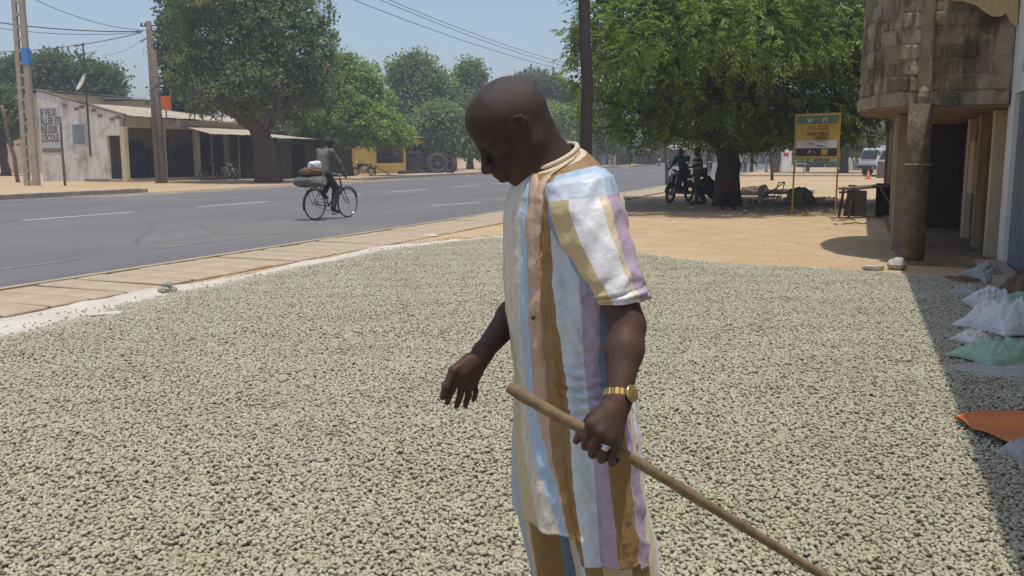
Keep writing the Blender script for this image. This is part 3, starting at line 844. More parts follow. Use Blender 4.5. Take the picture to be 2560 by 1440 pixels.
# ------------------------------------------------------------------ poles
def ladder_pole(label, base, h, w0, w1, leg, nr, band=None, m='pole_concrete'):
    t_ = thing('concrete_pole', label, 'utility pole', base, ROADZ * 0)
    for s_ in (-1, 1):
        b = MB()
        for z0, z1 in ((0, h),):
            k0, k1 = w0 / 2, w1 / 2; q = leg if s_ < 0 else leg * 1.25
            vs = [(s_ * k0 - q / 2, -q / 2, z0 - .1), (s_ * k0 + q / 2, -q / 2, z0 - .1), (s_ * k0 + q / 2, q / 2, z0 - .1), (s_ * k0 - q / 2, q / 2, z0 - .1)]
            q2 = q * .8
            vs += [(s_ * k1 - q2 / 2, -q2 / 2, z1), (s_ * k1 + q2 / 2, -q2 / 2, z1), (s_ * k1 + q2 / 2, q2 / 2, z1), (s_ * k1 - q2 / 2, q2 / 2, z1)]
            b.add(vs, [(0, 3, 2, 1), (4, 5, 6, 7), (0, 1, 5, 4), (1, 2, 6, 5), (2, 3, 7, 6), (3, 0, 4, 7)])
        b.build('leg', M[m], t_)
    for i in range(nr):
        z = h * (i + .3) / nr; k = w0 + (w1 - w0) * z / h
        MB().box((0, 0, z), (k, leg * .75, .13)).build('rung', M[m], t_)
    if band:
        z = band[0]; k = (w0 + (w1 - w0) * z / h) / 2
        MB().box((k, -.005, z), (leg * 1.33, leg * 1.33, band[1])).build('painted_band', flat('blue_paint', (.06, .27, .62)), t_)
    return t_
ladder_pole('heavy concrete ladder pole with a blue painted band by the block wall', P(80, 464, 43.6) * 0 + G(80, 464), 9.6, .46, .36, .22, 17, (6.15, .75))
ladder_pole('slender pale concrete ladder pole in front of the tin awning', Vector((P(1531, 390, 138).x, 138, 0)), 6.3, .75, .5, .30, 12)
wp = G(398, 458)
t_ = thing('wooden_pole', 'grey wooden utility pole propped by a second post before the shop', 'utility pole', wp)
MB().tube([(0, 0, -.1), (-.12, .1, 8.35)], [.19, .14], 10).build('pole', M['wood'], t_, True)
MB().tube([(.30, -.05, -.1), (.10, -.02, 6.9)], [.17, .14], 10).build('prop_post', M['wood'], t_, True)
MB().tube([(-.55, .1, 8.1), (.5, .1, 8.15)], .035, 6).build('crossarm', M['rust'], t_)
for dx in (-.5, -.3, .3, .48): MB().lathe([(0, 0), (.05, 0), (.05, .12), (.02, .15), (0, .15)], (dx, .1, 8.13), 8).build('insulator', M['black_metal'], t_)
for zz in (2.2, 5.5): MB().torus((.10 if zz > 4 else .18, 0, zz), .27, .02, 'z', 16, 4).build('strap', M['rust'], t_)
def post(name, label, base, top, r0, r1, m='wood'):
    b_ = Vector(base); tp = Vector(top); r_ = np.random.default_rng(int(abs(b_.x * 100)))
    o = MB(); o.tube([p - b_ for p in wiggle(b_ - Vector((0, 0, .1)), tp, 6, r0 * .25, r_)], list(np.linspace(r0, r1, 7)), 9)
    o = o.build(name, M[m], None, True, loc=b_)
    return tag(o, label, 'post')
post('wooden_post', 'crooked thin wooden post before the limewashed wall', G(163, 464), P(150, 292, 43.4), .06, .05)
post('leaning_post', 'leaning dark wooden post by the block wall', G(46, 456), P(4, 262, 49), .11, .09)
post('dark_pole', 'thick dark tarred utility pole rising behind the man in the tunic', G(1465, 540), P(1468, -160, 21.75), .155, .125, 'pole_dark')
b_ = P(1301, 300, 96); post('distant_pole', 'short dark pole poking above the distant mango tree', Vector((b_.x, 96, 0)), P(1301, 178, 96), .14, .11, 'pole_dark')
b_ = R(63, 36.3, 0)
# orange hoarding above the shop roof
ob = P(415, 292, 52.6)
t_ = thing('orange_sign', 'plain orange sign board on a short post standing on the shop roof', 'sign', ob, 0)
MB().box((0, 0, .78), (.70, .05, .80)).build('board', M['orange'], t_)
MB().tube([(0, .06, -.1), (0, .06, .8)], .04, 8).build('post', M['rust'], t_)

# ------------------------------------------------------------------ dark stalls under the trees
def stall(label, u, v, lx, ly, h, wallm='plank_brown', roofm='tin', seed=0, open_=True):
    r_ = np.random.default_rng(seed)
    t_ = thing('market_stall', label, 'stall', R(u, v, 0), ROADZ)
    for x in (0.05, lx - .05):
        for y in (.05, ly - .05): MB().tube([(x, y, 0), (x + r_.normal(0, .03), y, h + .1)], .06, 7).build('post', M['wood_dark'], t_)
    n = int(lx / .30)
    for i in range(n):
        if open_ and .35 < i / n < .72: continue
        MB().box(((i + .5) * lx / n, .0 + r_.normal(0, .015), h * .46), (lx / n - .02, .03, h * .9 + r_.normal(0, .05))).build('board', M[wallm], t_)
    n = int(ly / .30)
    for i in range(n):
        MB().box((0 + r_.normal(0, .015), (i + .5) * ly / n, h * .46), (.03, ly / n - .02, h * .9 + r_.normal(0, .05))).build('board', M[wallm], t_)
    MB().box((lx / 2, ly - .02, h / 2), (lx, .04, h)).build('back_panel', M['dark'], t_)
    sheet_roof(t_, -.3, lx + .3, -.6, h + .02, ly + .2, h + .35, M[roofm], w=1.0, pitch=.2)
    return t_
stall('dark plank stall behind the reddish trunk', 47.4, 33.8, 4.0, 3, 2.5, 'wood_dark', 'tin', 1)
stall('brown boarded stall under the bright green tree', 51.7, 33.4, 3.9, 3, 2.3, 'plank_brown', 'rust', 2, False)
# ------------------------------------------------------------------ tyre yard
yb = R(62.6, 37.2, 0)
ys_ = thing('tyre_shop', 'yellow painted tyre shop with a barred window opening', 'building', yb, ROADZ)
MB().box((1.6, .1, 1.5), (3.2, .2, 3.0)).build('wall', M['yellow_wall'], ys_)
MB().box((5.6, .1, .42), (4.8, .2, .84)).build('low_wall', M['yellow_wall'], ys_)
MB().box((5.6, .1, 2.75), (4.8, .2, .5)).build('lintel', M['yellow_wall'], ys_)
MB().box((8.15, .1, 1.5), (.32, .24, 3.0)).build('pillar', M['yellow_wall'], ys_)
MB().box((14.0, .1, 2.75), (11.4, .2, .5)).build('lintel', M['yellow_wall'], ys_)
MB().box((10.0, 5.0, 1.5), (19.8, .2, 3.0)).build('back_wall', M['ochre'], ys_)
MB().box((.1, 2.6, 1.5), (.2, 4.8, 3.0)).build('side_wall', M['yellow_wall'], ys_)
MB().box((19.6, 2.6, 1.5), (.2, 4.8, 3.0)).build('side_wall', M['yellow_wall'], ys_)
sheet_roof(ys_, -.3, 20.0, -.5, 3.06, 5.3, 3.6, M['tin'], w=1.25, pitch=.25)
for i in range(7): MB().tube([(3.3 + i * .76, .1, .84), (3.3 + i * .76, .1, 2.5)], .025, 6).build('window_bar', M['black_metal'], ys_)
for z in (1.4, 1.95): MB().tube([(3.2, .1, z), (8.0, .1, z)], .02, 6).build('window_bar', M['black_metal'], ys_)
def tyre_mesh(Rr, w, grooves=0):
    b = MB(); ri = Rr * .56
    pf = [(ri, -w * .36), (ri * 1.12, -w * .48), (Rr * .82, -w * .5), (Rr * .95, -w * .42), (Rr, -w * .30), (Rr, -w * .10), (Rr * .985, -w * .08), (Rr * .985, w * .08), (Rr, w * .10), (Rr, w * .30), (Rr * .95, w * .42), (Rr * .82, w * .5), (ri * 1.12, w * .48), (ri, w * .36), (ri, -w * .36)]
    b.lathe(pf, (0, 0, 0), 28); return b.mesh('tyre', True)
TY = {k: tyre_mesh(*k) for k in ((.56, .30), (.50, .26), (.42, .22), (.84, .42), (.62, .30))}
def tyre(k, loc, rot, label, group, m='rubber'):
    o = link('tyre', TY[k], None); 
    if len(TY[k].materials) == 0: TY[k].materials.append(M[m])
    o.location = loc; o.rotation_euler = rot
    return tag(o, label, 'tyre', group)
for row in range(5):
    for i in range(5):
        p = R(62.6 + 3.75 + i * .96 + rng.normal(0, .05), 37.2 + .95, .16 + row * .33)
        tyre((.50, .26) if (i + row) % 2 else (.42, .22), p, (rng.normal(0, .04), rng.normal(0, .04), 0), 'black tyre piled behind the barred window of the yellow shop', 'tyres piled in the shop window')
sp0 = Vector((P(1036, 429, 74).x, 74, 0))
for k in range(6):
    tyre((.62, .30), sp0 + Vector((rng.normal(0, .05), rng.normal(0, .05), .15 + k * .295)), (0, 0, k), 'black truck tyre in the tall stack outside the yellow shop', 'stacked truck tyres', 'rubber')
tyre((.84, .42), Vector((P(1093, 408, 70.5).x, 70.5, .84)), (math.radians(83), 0, math.radians(14)), 'big grey tractor tyre standing upright beside the tyre stack', None, 'rubber_grey')
tyre((.62, .30), Vector((P(1128, 408, 71.5).x, 71.5, .58)), (math.radians(66), 0, math.radians(-52)), 'grey truck tyre leaning against the big tractor tyre', None)
tyre((.56, .30), Vector((P(1066, 425, 71).x, 71, .15)), (0, 0, 0), 'black tyre lying flat between the stack and the tractor tyre', None)
tyre((.56, .30), Vector((P(1030, 425, 71.0).x - .55, 70.8, .15)), (0, 0, 0), 'black tyre lying flat at the foot of the tyre stack', None)
w_ = P(1092, 408, 70.0); o = MB().ball((0, 0, .30), .30, 10, 6, (1, .5, 1), .03).build('rubber_bundle', M['rubber_grey'], None, True, loc=(w_.x, 70.45, .45))
tag(o, 'grey rubber bundle resting inside the big upright tractor tyre', 'bundle')
# iron rack on the pavement
rk = Vector((P(945, 436, 66).x, 66.5, .0))
t_ = thing('iron_rack', 'rusty triangular iron rack leaning on the pavement before the yellow shop', 'rack', rk)
for a, b2_ in (((-.3, 0, 0), (-.3, 0, .75)), ((-.3, 0, .75), (.75, .1, .05)), ((-.3, .4, 0), (-.3, .4, .75)), ((-.3, .4, .75), (.75, .5, .05)), ((-.3, 0, .4), (-.3, .4, .4)), ((.3, 0, .35), (.3, .4, .35))):
    MB().tube([a, b2_], .03, 6).build('bar', M['rust'], t_)

# ------------------------------------------------------------------ far huts beyond the dark pole
def hut(label, px0, px1, Y, h, wallm, roofm, proj=0):
    X0, X1 = P(px0, 390, Y).x, P(px1, 390, Y).x; w = X1 - X0
    t_ = thing('roadside_hut', label, 'hut', (X0, Y, 0), 0)
    MB().box((w / 2, 2, h / 2), (w, 4, h)).build('wall', M[wallm], t_)
    d_ = MB().box((w * .62, -.03, 1.0), (w * .22, .05, 2.0)).build('door', M['dark'], t_)
    MB().box((w * .70, -.07, 1.0), (.06, .05, .2)).build('handle', M['chrome'], d_)
    sheet_roof(t_, -.2, w + .2, -.3 - proj, h - .35 * (proj > 0), 4.2, h + .25, M[roofm], w=1.4, pitch=.3)
    if proj:
        for x in (.1, w - .1): MB().tube([(x, -proj, 0), (x, -proj, h - .35)], .06, 6).build('post', M['wood'], t_)
    return t_
hut('small grey hut beside the slender concrete pole', 1505, 1524, 140, 3.5, 'grey_metal', 'tin_dark')
hut('rust brown hut with wide pale tin awning', 1528, 1578, 141, 3.0, 'plank_brown', 'tin', 2.4)
hut('low thatched stall with hanging cloths near the dark pole', 1478, 1503, 138, 2.6, 'wood', 'wood', 1.2)
hut('dark brown kiosk seen between the motorcycle and the hut', 1598, 1640, 142, 2.3, 'wood_dark', 'rust', .8)
hut('brown kiosk with a pale torn awning behind the parked motorcycle', 1678, 1716, 128, 2.7, 'plank_brown', 'tin', 1.2)
hut('ochre mud brick kiosk beyond the shade tree trunk', 1722, 1768, 150, 2.9, 'ochre', 'rust', .8)
hut('ochre walled kiosk behind the roadside people', 1880, 1925, 170, 2.8, 'ochre', 'tin', .6)
hut('long dark shed far along the road', 2030, 2100, 160, 2.6, 'wood_dark', 'tin', .8)
# ------------------------------------------------------------------ right side: white building and arcade with the block balcony
wbld = thing('white_building', 'white painted building with a grey metal door beside the sacks', 'building', R(0, 0, 0), ROADZ)
WV = -1.75
def wbox(u0, u1, v0, v1, z0, z1, name, m, parent=wbld):
    return MB().box(((u0 + u1) / 2, (v0 + v1) / 2, (z0 + z1) / 2), (abs(u1 - u0), abs(v1 - v0), z1 - z0)).build(name, M[m] if isinstance(m, str) else m, parent)
wbox(-7, 10.75, WV - .25, WV, 0, 5.2, 'wall', 'white_wall')
wbox(12.92, 13.40, WV - .25, WV, 0, 5.2, 'wall', 'white_wall')
wbox(10.75, 12.92, WV - .25, WV, 2.20, 2.42, 'lintel', 'white_wall')
wbox(10.75, 11.2, WV - .25, WV, 2.42, 2.95, 'wall', 'white_wall')
wbox(12.5, 12.92, WV - .25, WV, 2.42, 2.95, 'wall', 'white_wall')
wbox(10.75, 12.92, WV - .25, WV, 2.95, 5.2, 'wall', 'white_wall')
wbox(13.18, 13.40, WV - 6, WV - .25, 0, 5.2, 'end_wall', 'white_wall')
wbox(-7, 13.2, WV - 6.2, WV - 6, 0, 5.2, 'back_wall', 'white_wall')
wbox(-7, -6.8, WV - 6, WV - .25, 0, 5.2, 'end_wall', 'white_wall')
dr = wbox(10.78, 12.90, WV - .13, WV - .07, .04, 2.19, 'door', 'grey_metal')
for i in range(16): MB().box((10.85 + i * .132, WV - .058, 1.1), (.05, .022, 2.05)).build('rib', M['grey_metal'], dr)
MB().box((11.84, WV - .05, 1.05), (.05, .05, .22)).build('handle', M['black_metal'], dr)
gr = wbox(11.2, 12.5, WV - .16, WV - .12, 2.42, 2.95, 'window', 'dark')
for i in range(11): MB().tube([(11.26 + i * .118, WV - .06, 2.42), (11.26 + i * .118, WV - .06, 2.95)], .012, 6).build('bar', M['black_metal'], gr)
wbox(-7.3, 13.3, -7.9, -1.06, 4.05, 4.22, 'roof_slab', 'concrete')
wbox(10.6, 13.1, WV, WV + .30, 0, .10, 'step', 'concrete')

ab = thing('arcade_building', 'half-ruined two-storey building with bare block balcony over an arcade', 'building', R(0, 0, 0), ROADZ)
def abox(*a): return wbox(*a, parent=ab)
AV = -1.80
abox(13.45, 32, AV - .25, AV, 0, 5.0, 'wall', 'ochre')
abox(13.45, 32, AV - 5, AV - 4.8, 0, 5.0, 'back_wall', 'ochre')
abox(31.8, 32, AV - 4.8, AV - .25, 0, 5.0, 'end_wall', 'ochre')
abox(13.6, 32.2, AV - 5.2, -1.1, 5.0, 5.15, 'roof_slab', 'concrete')
abox(12.9, 32, AV, -.55, 0, .06, 'arcade_floor', 'soffit')
u_ = 13.95
k = 0
while u_ < 31:
    MB().box((u_, AV + .07, 1.02), (.22, .14, 2.04)).build('pilaster', M['cream_wall'] if k % 2 == 0 else M['ochre'], ab)
    d_ = MB().box((u_ + .75, AV + .02, 1.02), (.95, .05, 1.92)).build('door', M[('plank_brown', 'rust', 'ochre', 'wood_dark')[k % 4]], ab)
    for q in (-.22, .22): MB().box((u_ + .75 + q, AV + .055, 1.05), (.36, .03, 1.5)).build('panel', M[('plank_brown', 'rust', 'wood', 'wood_dark')[k % 4]], d_)
    u_ += 1.55; k += 1
sh = MB(); sh.box((0, 0, 1.0), (.05, .75, 1.9)); o = sh.build('open_shutter', M['wood_dark'], ab, loc=(18.3, AV + .42, .06)); 
MB().box((15.9, AV + .16, 1.25), (.62, .05, .8)).build('notice_board', flat('cream_board', (.52, .42, .24)), ab)
# pillars
o = MB(); o.tube([(0, 0, 0), (.01, 0, .8), (0, .01, 1.5), (0, 0, 2.1)], [.155, .15, .145, .15], 14)
def m_pillar():
    m = NT('mossy_pillar'); co = m.coord()
    n1 = m.noise(co, 3, 6, .7); sp_ = m.n('SeparateXYZ'); m.l(co, sp_.inputs[0])
    c = m.ramp(n1, [(.35, (.21, .165, .10)), (.52, (.12, .093, .06)), (.70, (.28, .225, .14))])
    m.bump(m.noise(co, 18, 5), .6, .02)
    return m.fin(c, .95, spec=.1)
M['pillar'] = m_pillar()
o.build('pillar', M['pillar'], ab, True, loc=(13.08, -.70, 0))
MB().torus((13.08, -.70, 1.32), .158, .012, 'z', 18, 6).build('pillar_ring', M['mortar'], ab)
MB().rbox((15.15, -.62, 1.03), (.26, .26, 2.06), .02).build('pillar', M['ochre'], ab)
for q in (17.6, 20.4, 23.4, 26.6): MB().rbox((q, -.72, 1.03), (.22, .22, 2.06), .02).build('pillar', M['wood_dark'] if q < 18 else M['ochre'], ab)
# slab outline (plan) and parapet path
path = [(13.25, -1.74), (13.25, -.80)]
for i in range(0, 25):
    a = PI - PI * i / 24
    path.append((15.10 + 1.85 * math.cos(a), -.66 + .72 * math.sin(a)))
path += [(18, -.66), (21, -.66), (25, -.66), (31.9, -.66)]
poly = path + [(31.9, AV + .01), (13.4, AV + .01)]
MB().prism([(a, b) for a, b in poly][::-1], 2.06, 2.27).build('balcony_slab', M['soffit'], ab)
def along(path, s):
    for a, b in zip(path[:-1], path[1:]):
        L = math.hypot(b[0] - a[0], b[1] - a[1])
        if s <= L: return (a[0] + (b[0] - a[0]) * s / L, a[1] + (b[1] - a[1]) * s / L, math.atan2(b[1] - a[1], b[0] - a[0]))
        s -= L
    return None
tot = sum(math.hypot(b[0] - a[0], b[1] - a[1]) for a, b in zip(path[:-1], path[1:]))
def m_ruin(name, c1, c2, pale=(.47, .38, .26), dark=(.075, .058, .042)):
    m = NT(name); ge = m.n('NewGeometry'); co = ge.outputs['Position']
    mp = m.n('Mapping'); mp.inputs['Scale'].default_value = (1, 1, .55); m.l(co, mp.inputs[0])
    c = m.ramp(m.noise(co, 6, 6, .7), [(.3, c1), (.7, c2)])
    c = m.mix(m.ramp(m.noise(mp.outputs[0], 1.7, 6, .72, .5), [(.50, 0), (.60, .9)]), c, pale)
    mp2 = m.n('Mapping'); mp2.inputs['Scale'].default_value = (1.6, 1.6, .5); mp2.inputs['Location'].default_value = (4, 7, 2); m.l(co, mp2.inputs[0])
    c = m.mix(m.ramp(m.noise(mp2.outputs[0], 1.6, 6, .7), [(.50, 0), (.64, .85)]), c, dark)
    m.bump(m.mix(.5, m.noise(co, 14, 6, .7), m.noise(co, 55, 4)), .9, .03)
    return m.fin(c, .95, spec=.1)
BM_ = [m_ruin('ruined_block', (.33, .245, .16), (.20, .145, .095)), m_ruin('dark_ruined_block', (.23, .17, .11), (.14, .10, .066)), m_ruin('pale_ruined_block', (.40, .315, .215), (.28, .215, .145))]
M['ruin_mortar'] = m_ruin('ruined_mortar', (.38, .30, .205), (.26, .20, .135))
# mortar core of the parapet
m_core = M['ruin_mortar']
core = MB(); n_ = 140; ring = []
inn = .10
for i in range(n_ + 1):
    x, y, a = along(path, min(tot * i / n_, tot - 1e-4)); nx, ny = math.sin(a), -math.cos(a)
    ring.append([(x + nx * .004, y + ny * .004), (x + nx * .15, y + ny * .15)])
vs, fs = [], []
for (p, q) in ring: vs += [(p[0], p[1], 2.27), (p[0], p[1], 3.95), (q[0], q[1], 3.95), (q[0], q[1], 2.27)]
for i in range(n_):
    for j in range(4): fs.append((i * 4 + j, (i + 1) * 4 + j, (i + 1) * 4 + (j + 1) % 4, i * 4 + (j + 1) % 4))
core.add(vs, fs).build('mortar_core', m_core, ab)
BV = []
for k in range(5):
    b = MB().rbox((0, 0, 0), (.365, .16, .178), .014)
    b.v = [p + Vector(rng.normal(0, .004, 3)) for p in b.v]
    BV.append(b.mesh('block'))
for k in range(5): BV.append(BV[k].copy())
for k in range(10): BV[k].materials.append(BM_[(0, 0, 1, 0, 2, 1, 2, 0, 0, 1)[k]])
for row in range(8):
    s_ = .20 + (.2 if row % 2 else 0)
    while s_ < min(tot - .3, 14.5):
        x, y, a = along(path, s_)
        if not (row == 6 and 2.2 < s_ < 2.75):
            nx, ny = math.sin(a), -math.cos(a); dp = rng.normal(0, .008)
            o = link('block', BV[int(rng.integers(0, 10))], None, ab, (x + nx * (.07 + dp), y + ny * (.07 + dp), 2.37 + row * .205))
            o.rotation_euler = (rng.normal(0, .01), rng.normal(0, .01), a + rng.normal(0, .012))
        s_ += .40
# corner strip, drip stain and fascia
MB().rbox((13.26, -.73, 3.1), (.17, .17, 1.7), .02).build('corner_post', M['soffit'], ab)
MB().ball((13.14, -.72, 2.2), .085, 8, 6, (.6, .8, 1.6), .12).build('plaster_lump', M['mortar'], ab)
fa = MB(); vs, fs = [], []
for i in range(60):
    x, y, a = along(path, .02 + (6.2) * i / 59); nx, ny = -math.sin(a), math.cos(a)
    h_ = .17 + rng.normal(0, .012)
    vs += [(x + nx * .012, y + ny * .012, 2.09), (x + nx * .018, y + ny * .018, 2.09 + h_)]
for i in range(59): fs.append((2 * i, 2 * i + 2, 2 * i + 3, 2 * i + 1))
o = fa.add(vs, fs).build('fascia', M['ruin_mortar'], ab); o.modifiers.new('t', 'SOLIDIFY').thickness = .02
M['ochre_wall'] = m_plaster('yellowed_plaster', (.60, .47, .24), (.50, .38, .19), (.42, .32, .17))
# remains of plaster on the end of the balcony
pv = [(-1.73, 3.03), (-1.66, 3.09), (-1.60, 3.20), (-1.55, 3.165), (-1.45, 3.17), (-1.36, 3.23), (-1.27, 3.31), (-1.12, 3.37), (-.98, 3.39), (-.86, 3.44), (-.86, 3.95), (-1.73, 3.95)]
MB().prism(pv, 13.085, 13.135, Matrix(((0, 0, 1, 0), (1, 0, 0, 0), (0, 1, 0, 0), (0, 0, 0, 1))).to_3x3()).build('plaster_remnant', M['ochre_wall'], ab)

# ------------------------------------------------------------------ sacks in the shade by the white wall
def m_sack(name, c, c2):
    m = NT(name); co = m.coord()
    w1 = m.n('TexWave', wave_type='BANDS', bands_direction='X'); w2 = m.n('TexWave', wave_type='BANDS', bands_direction='Z')
    for w in (w1, w2): w.inputs['Scale'].default_value = 60; m.l(co, w.inputs['Vector'])
    n = m.noise(co, 5, 5)
    rdn = m.noise(co, 9, 4, .6, 1.6); sb_ = m.n('Math', operation='SUBTRACT'); sb_.inputs[1].default_value = .5; ab_ = m.n('Math', operation='ABSOLUTE'); m.l(rdn, sb_.inputs[0]); m.l(sb_.outputs[0], ab_.inputs[0])
    m.bump(m.mix(.5, ab_.outputs[0], m.noise(co, 30, 4, .7)), 1.0, .03)
    c_ = m.mix(m.ramp(n, [(.4, 0), (.7, .8)]), c, c2)
    return m.fin(m.mix(m.ramp(w1.outputs['Fac'], [(.5, 0), (.8, .12)]), c_, tuple(x * .6 for x in c)), .7, spec=.25)
M['sack_white'] = m_sack('white_woven_sack', (.78, .76, .73), (.62, .60, .57))
M['sack_green'] = m_sack('green_woven_sack', (.34, .52, .37), (.44, .58, .46))
M['sack_grey'] = m_sack('grey_woven_sack', (.46, .44, .42), (.34, .325, .31))
M['sack_brown'] = m_sack('brown_woven_sack', (.22, .12, .07), (.12, .10, .06))
def sack(label, loc, size, rot, m, seed, e=.45, flop=0.0, cat='sack', name='sack'):
    r_ = np.random.default_rng(seed); n, k = 84, 44
    w = np.linspace(-PI / 2, PI / 2, k + 1)[:, None]; q = (2 * PI * np.arange(n) / n)[None, :]
    sg = lambda x, p: np.sign(x) * np.abs(x) ** p
    X = sg(np.cos(w), e) * sg(np.cos(q), e); Yy = sg(np.cos(w), e) * sg(np.sin(q), e); Z = sg(np.sin(w), .8) * np.ones_like(q)
    D = np.stack([X, Yy, Z], -1); out = np.zeros(X.shape); amp = .13
    for o_ in range(5):
        f_ = 1.9 * 1.8 ** o_
        a_ = D @ unit(r_.normal(0, 1, 3)) * f_ + r_.uniform(0, 6); b_ = D @ unit(r_.normal(0, 1, 3)) * f_ + r_.uniform(0, 6); c_ = D @ unit(r_.normal(0, 1, 3)) * f_ * 1.3
        out += amp * (np.sin(a_ + 1.2 * np.sin(c_)) * .5 + .8 * (1 - np.abs(np.sin(b_ + .9 * np.sin(a_ * .8)))) ** 2 - .3); amp *= .60
    Pp = D * (np.array(size) / 2) * (1 + out)[..., None]
    Pp[..., 2] -= flop * np.clip(-.2 - X, 0, 1)
    Pp[..., 2] = np.maximum(Pp[..., 2], -size[2] / 2 * .82)
    ii = np.arange((k + 1) * n).reshape(k + 1, n); nx_ = np.roll(ii, -1, 1)
    f = np.stack([ii[:-1], nx_[:-1], nx_[1:], ii[1:]], -1).reshape(-1, 4)
    o = link(name, pydata(name, Pp.reshape(-1, 3), f, True), M[m])
    o.location = Vector(loc) + Vector((0, 0, size[2] * .41)); o.rotation_euler = rot
    return tag(o, label, cat)
def limp(label, loc, size, rot, m, seed, cat='sack', name='sack', ears=.10, fill=1.0):
    """a half-empty woven sack: a creased pillow with corners that stick out"""
    r_ = np.random.default_rng(seed); n, k = 64, 48
    a = np.linspace(-1, 1, n)[:, None]; b = np.linspace(-1, 1, k)[None, :]
    X = a * np.ones_like(b); Yy = b * np.ones_like(a)
    tk = np.clip((1 - np.abs(X) ** 3.0) * (1 - np.abs(Yy) ** 3.0), 0, 1) ** .55
    cr = np.zeros_like(X)
    for i in range(9):
        t_ = r_.uniform(0, PI); f_ = r_.uniform(2.5, 7.5); ph = r_.uniform(0, 6); w_ = r_.uniform(.6, 1.8)
        q = np.sin(f_ * (X * math.cos(t_) + Yy * math.sin(t_)) + ph + w_ * np.sin(2.1 * (X * math.sin(t_) - Yy * math.cos(t_)) + ph))
        cr += (1 - np.abs(q)) ** 3 * r_.uniform(.05, .20) * (1 if i % 3 else -1)
    edge = np.abs(np.sin(X * 11 + 3 * np.sin(Yy * 4 + seed))) * .10 + np.abs(np.sin(Yy * 9 + 2 * np.sin(X * 5 + seed))) * .10
    slope = r_.uniform(-.25, .25) * X + r_.uniform(-.25, .25) * Yy
    top = tk * (fill * (.75 + slope) + cr) + (1 - tk) * edge * .35
    pull = 1 + ears * (np.abs(X) * np.abs(Yy)) ** 3 - .09 * (1 - np.abs(Yy) ** 2) * np.abs(X) ** 4 - .09 * (1 - np.abs(X) ** 2) * np.abs(Yy) ** 4 + .03 * np.sin(7 * X + 5 * Yy + seed)
    px_ = X * pull * size[0] / 2; py_ = Yy * pull * size[1] / 2
    A1 = np.stack([px_, py_, np.maximum(top, .02) * size[2]], -1).reshape(-1, 3)
    A2 = np.stack([px_, py_, np.full_like(px_, 0.0)], -1).reshape(-1, 3)
    ii = np.arange(n * k).reshape(n, k)
    f1 = np.stack([ii[:-1, :-1], ii[1:, :-1], ii[1:, 1:], ii[:-1, 1:]], -1).reshape(-1, 4)
    f2 = f1[:, ::-1] + n * k
    br = []
    for e in (ii[0, :][::-1], ii[-1, :], ii[:, 0], ii[:, -1][::-1]):
        for p, q in zip(e[:-1], e[1:]): br.append((p, p + n * k, q + n * k, q))
    o = link(name, pydata(name, np.concatenate([A1, A2]), np.concatenate([f1, f2, np.array(br)]), True), M[m])
    o.location = Vector(loc); o.rotation_euler = rot
    return tag(o, label, cat)
limp('upright white woven sack propped nearest the grey metal door', G(2470, 772, .06), (.30, .34, .20), (.55, -.18, .45), 'sack_white', 1, fill=1.1)
limp('large slumped white woven sack lying behind the green one', G(2528, 826, .06), (.66, .46, .26), (.0, .05, .35), 'sack_white', 2, fill=1.0)
limp('crumpled white sack corner poking out beside the green sack', G(2434, 856, .06), (.30, .18, .09), (.05, .12, .7), 'sack_white', 3, ears=.25)
limp('faded green woven sack lying on a grey one', G(2518, 900, .085), (.60, .36, .15), (0, .03, .25), 'sack_green', 4, fill=.95)
limp('flat empty grey sack spread under the green sack', G(2512, 930, .07), (.72, .44, .035), (0, .0, .12), 'sack_grey', 5, ears=.15)
limp('brown bundled sack heaped against the white wall', G(2556, 735, .06), (.36, .34, .26), (0, .1, .2), 'sack_brown', 6)
limp('small dark green bag at the side of the brown bundle', G(2552, 764, .06), (.32, .22, .13), (0, 0, .2), 'sack_green', 12)
limp('crumpled grey plastic bag on the edge of the nuts', G(2412, 738, .03), (.34, .26, .12), (0, .1, .9), 'sack_grey', 7, ears=.3)
limp('torn grey plastic bag standing by the door jamb', G(2464, 704, .0), (.34, .30, .24), (.35, 0, .3), 'sack_grey', 8, ears=.35)
limp('brown folded jute sacking on the arcade edge', G(2380, 706, .0), (.80, .46, .06), (0, 0, .4), 'sack_brown', 9)
limp('pale blue plastic bag beside the orange sheet', G(2572, 1152, .06), (.16, .16, .11), (0, 0, 0), 'sack_grey', 10, ears=.3)
# orange sheet
oc_ = G(2500, 1075, .09); v, f = [], []
cor = [G(2386, 1046, .10), G(2490, 1036, .08), G(2700, 1045, .10), G(2700, 1180, .08), G(2560, 1140, .08), G(2445, 1090, .085)]
a0, a1, b0, b1 = cor[0], cor[2], cor[0].lerp(cor[5], .05), cor[3]
nn = 26
for i in range(nn + 1):
    t = i / nn
    top = (cor[0].lerp(cor[1], t * 2) if t < .5 else cor[1].lerp(cor[2], t * 2 - 1)); bot = (cor[0].lerp(cor[5], t / .35) if t < .35 else cor[5].lerp(cor[4], (t - .35) / .3) if t < .65 else cor[4].lerp(cor[3], (t - .65) / .35))
    for j in range(13):
        s_ = j / 12; p = top.lerp(bot, s_)
        p.z = .106 + .006 * math.sin(s_ * 9 + t * 9) + .005 * math.sin(t * 23 + s_ * 5) + (.007 * math.exp(-(s_ / .12) ** 2)) * (1 if t > .1 else .3) + (.012 if s_ > .9 else 0)
        v.append(p - oc_)
for i in range(nn):
    for j in range(12): f.append((i * 13 + j, i * 13 + j + 1, (i + 1) * 13 + j + 1, (i + 1) * 13 + j))
M['orange_sheet'] = mat('orange_plastic', (.66, .20, .045), (.50, .14, .04), 3, .5, .3, 18, .01)
o = link('orange_sheet', pydata('orange_sheet', v, f, True), M['orange_sheet'], None, oc_); o.modifiers.new('t', 'SOLIDIFY').thickness = .004
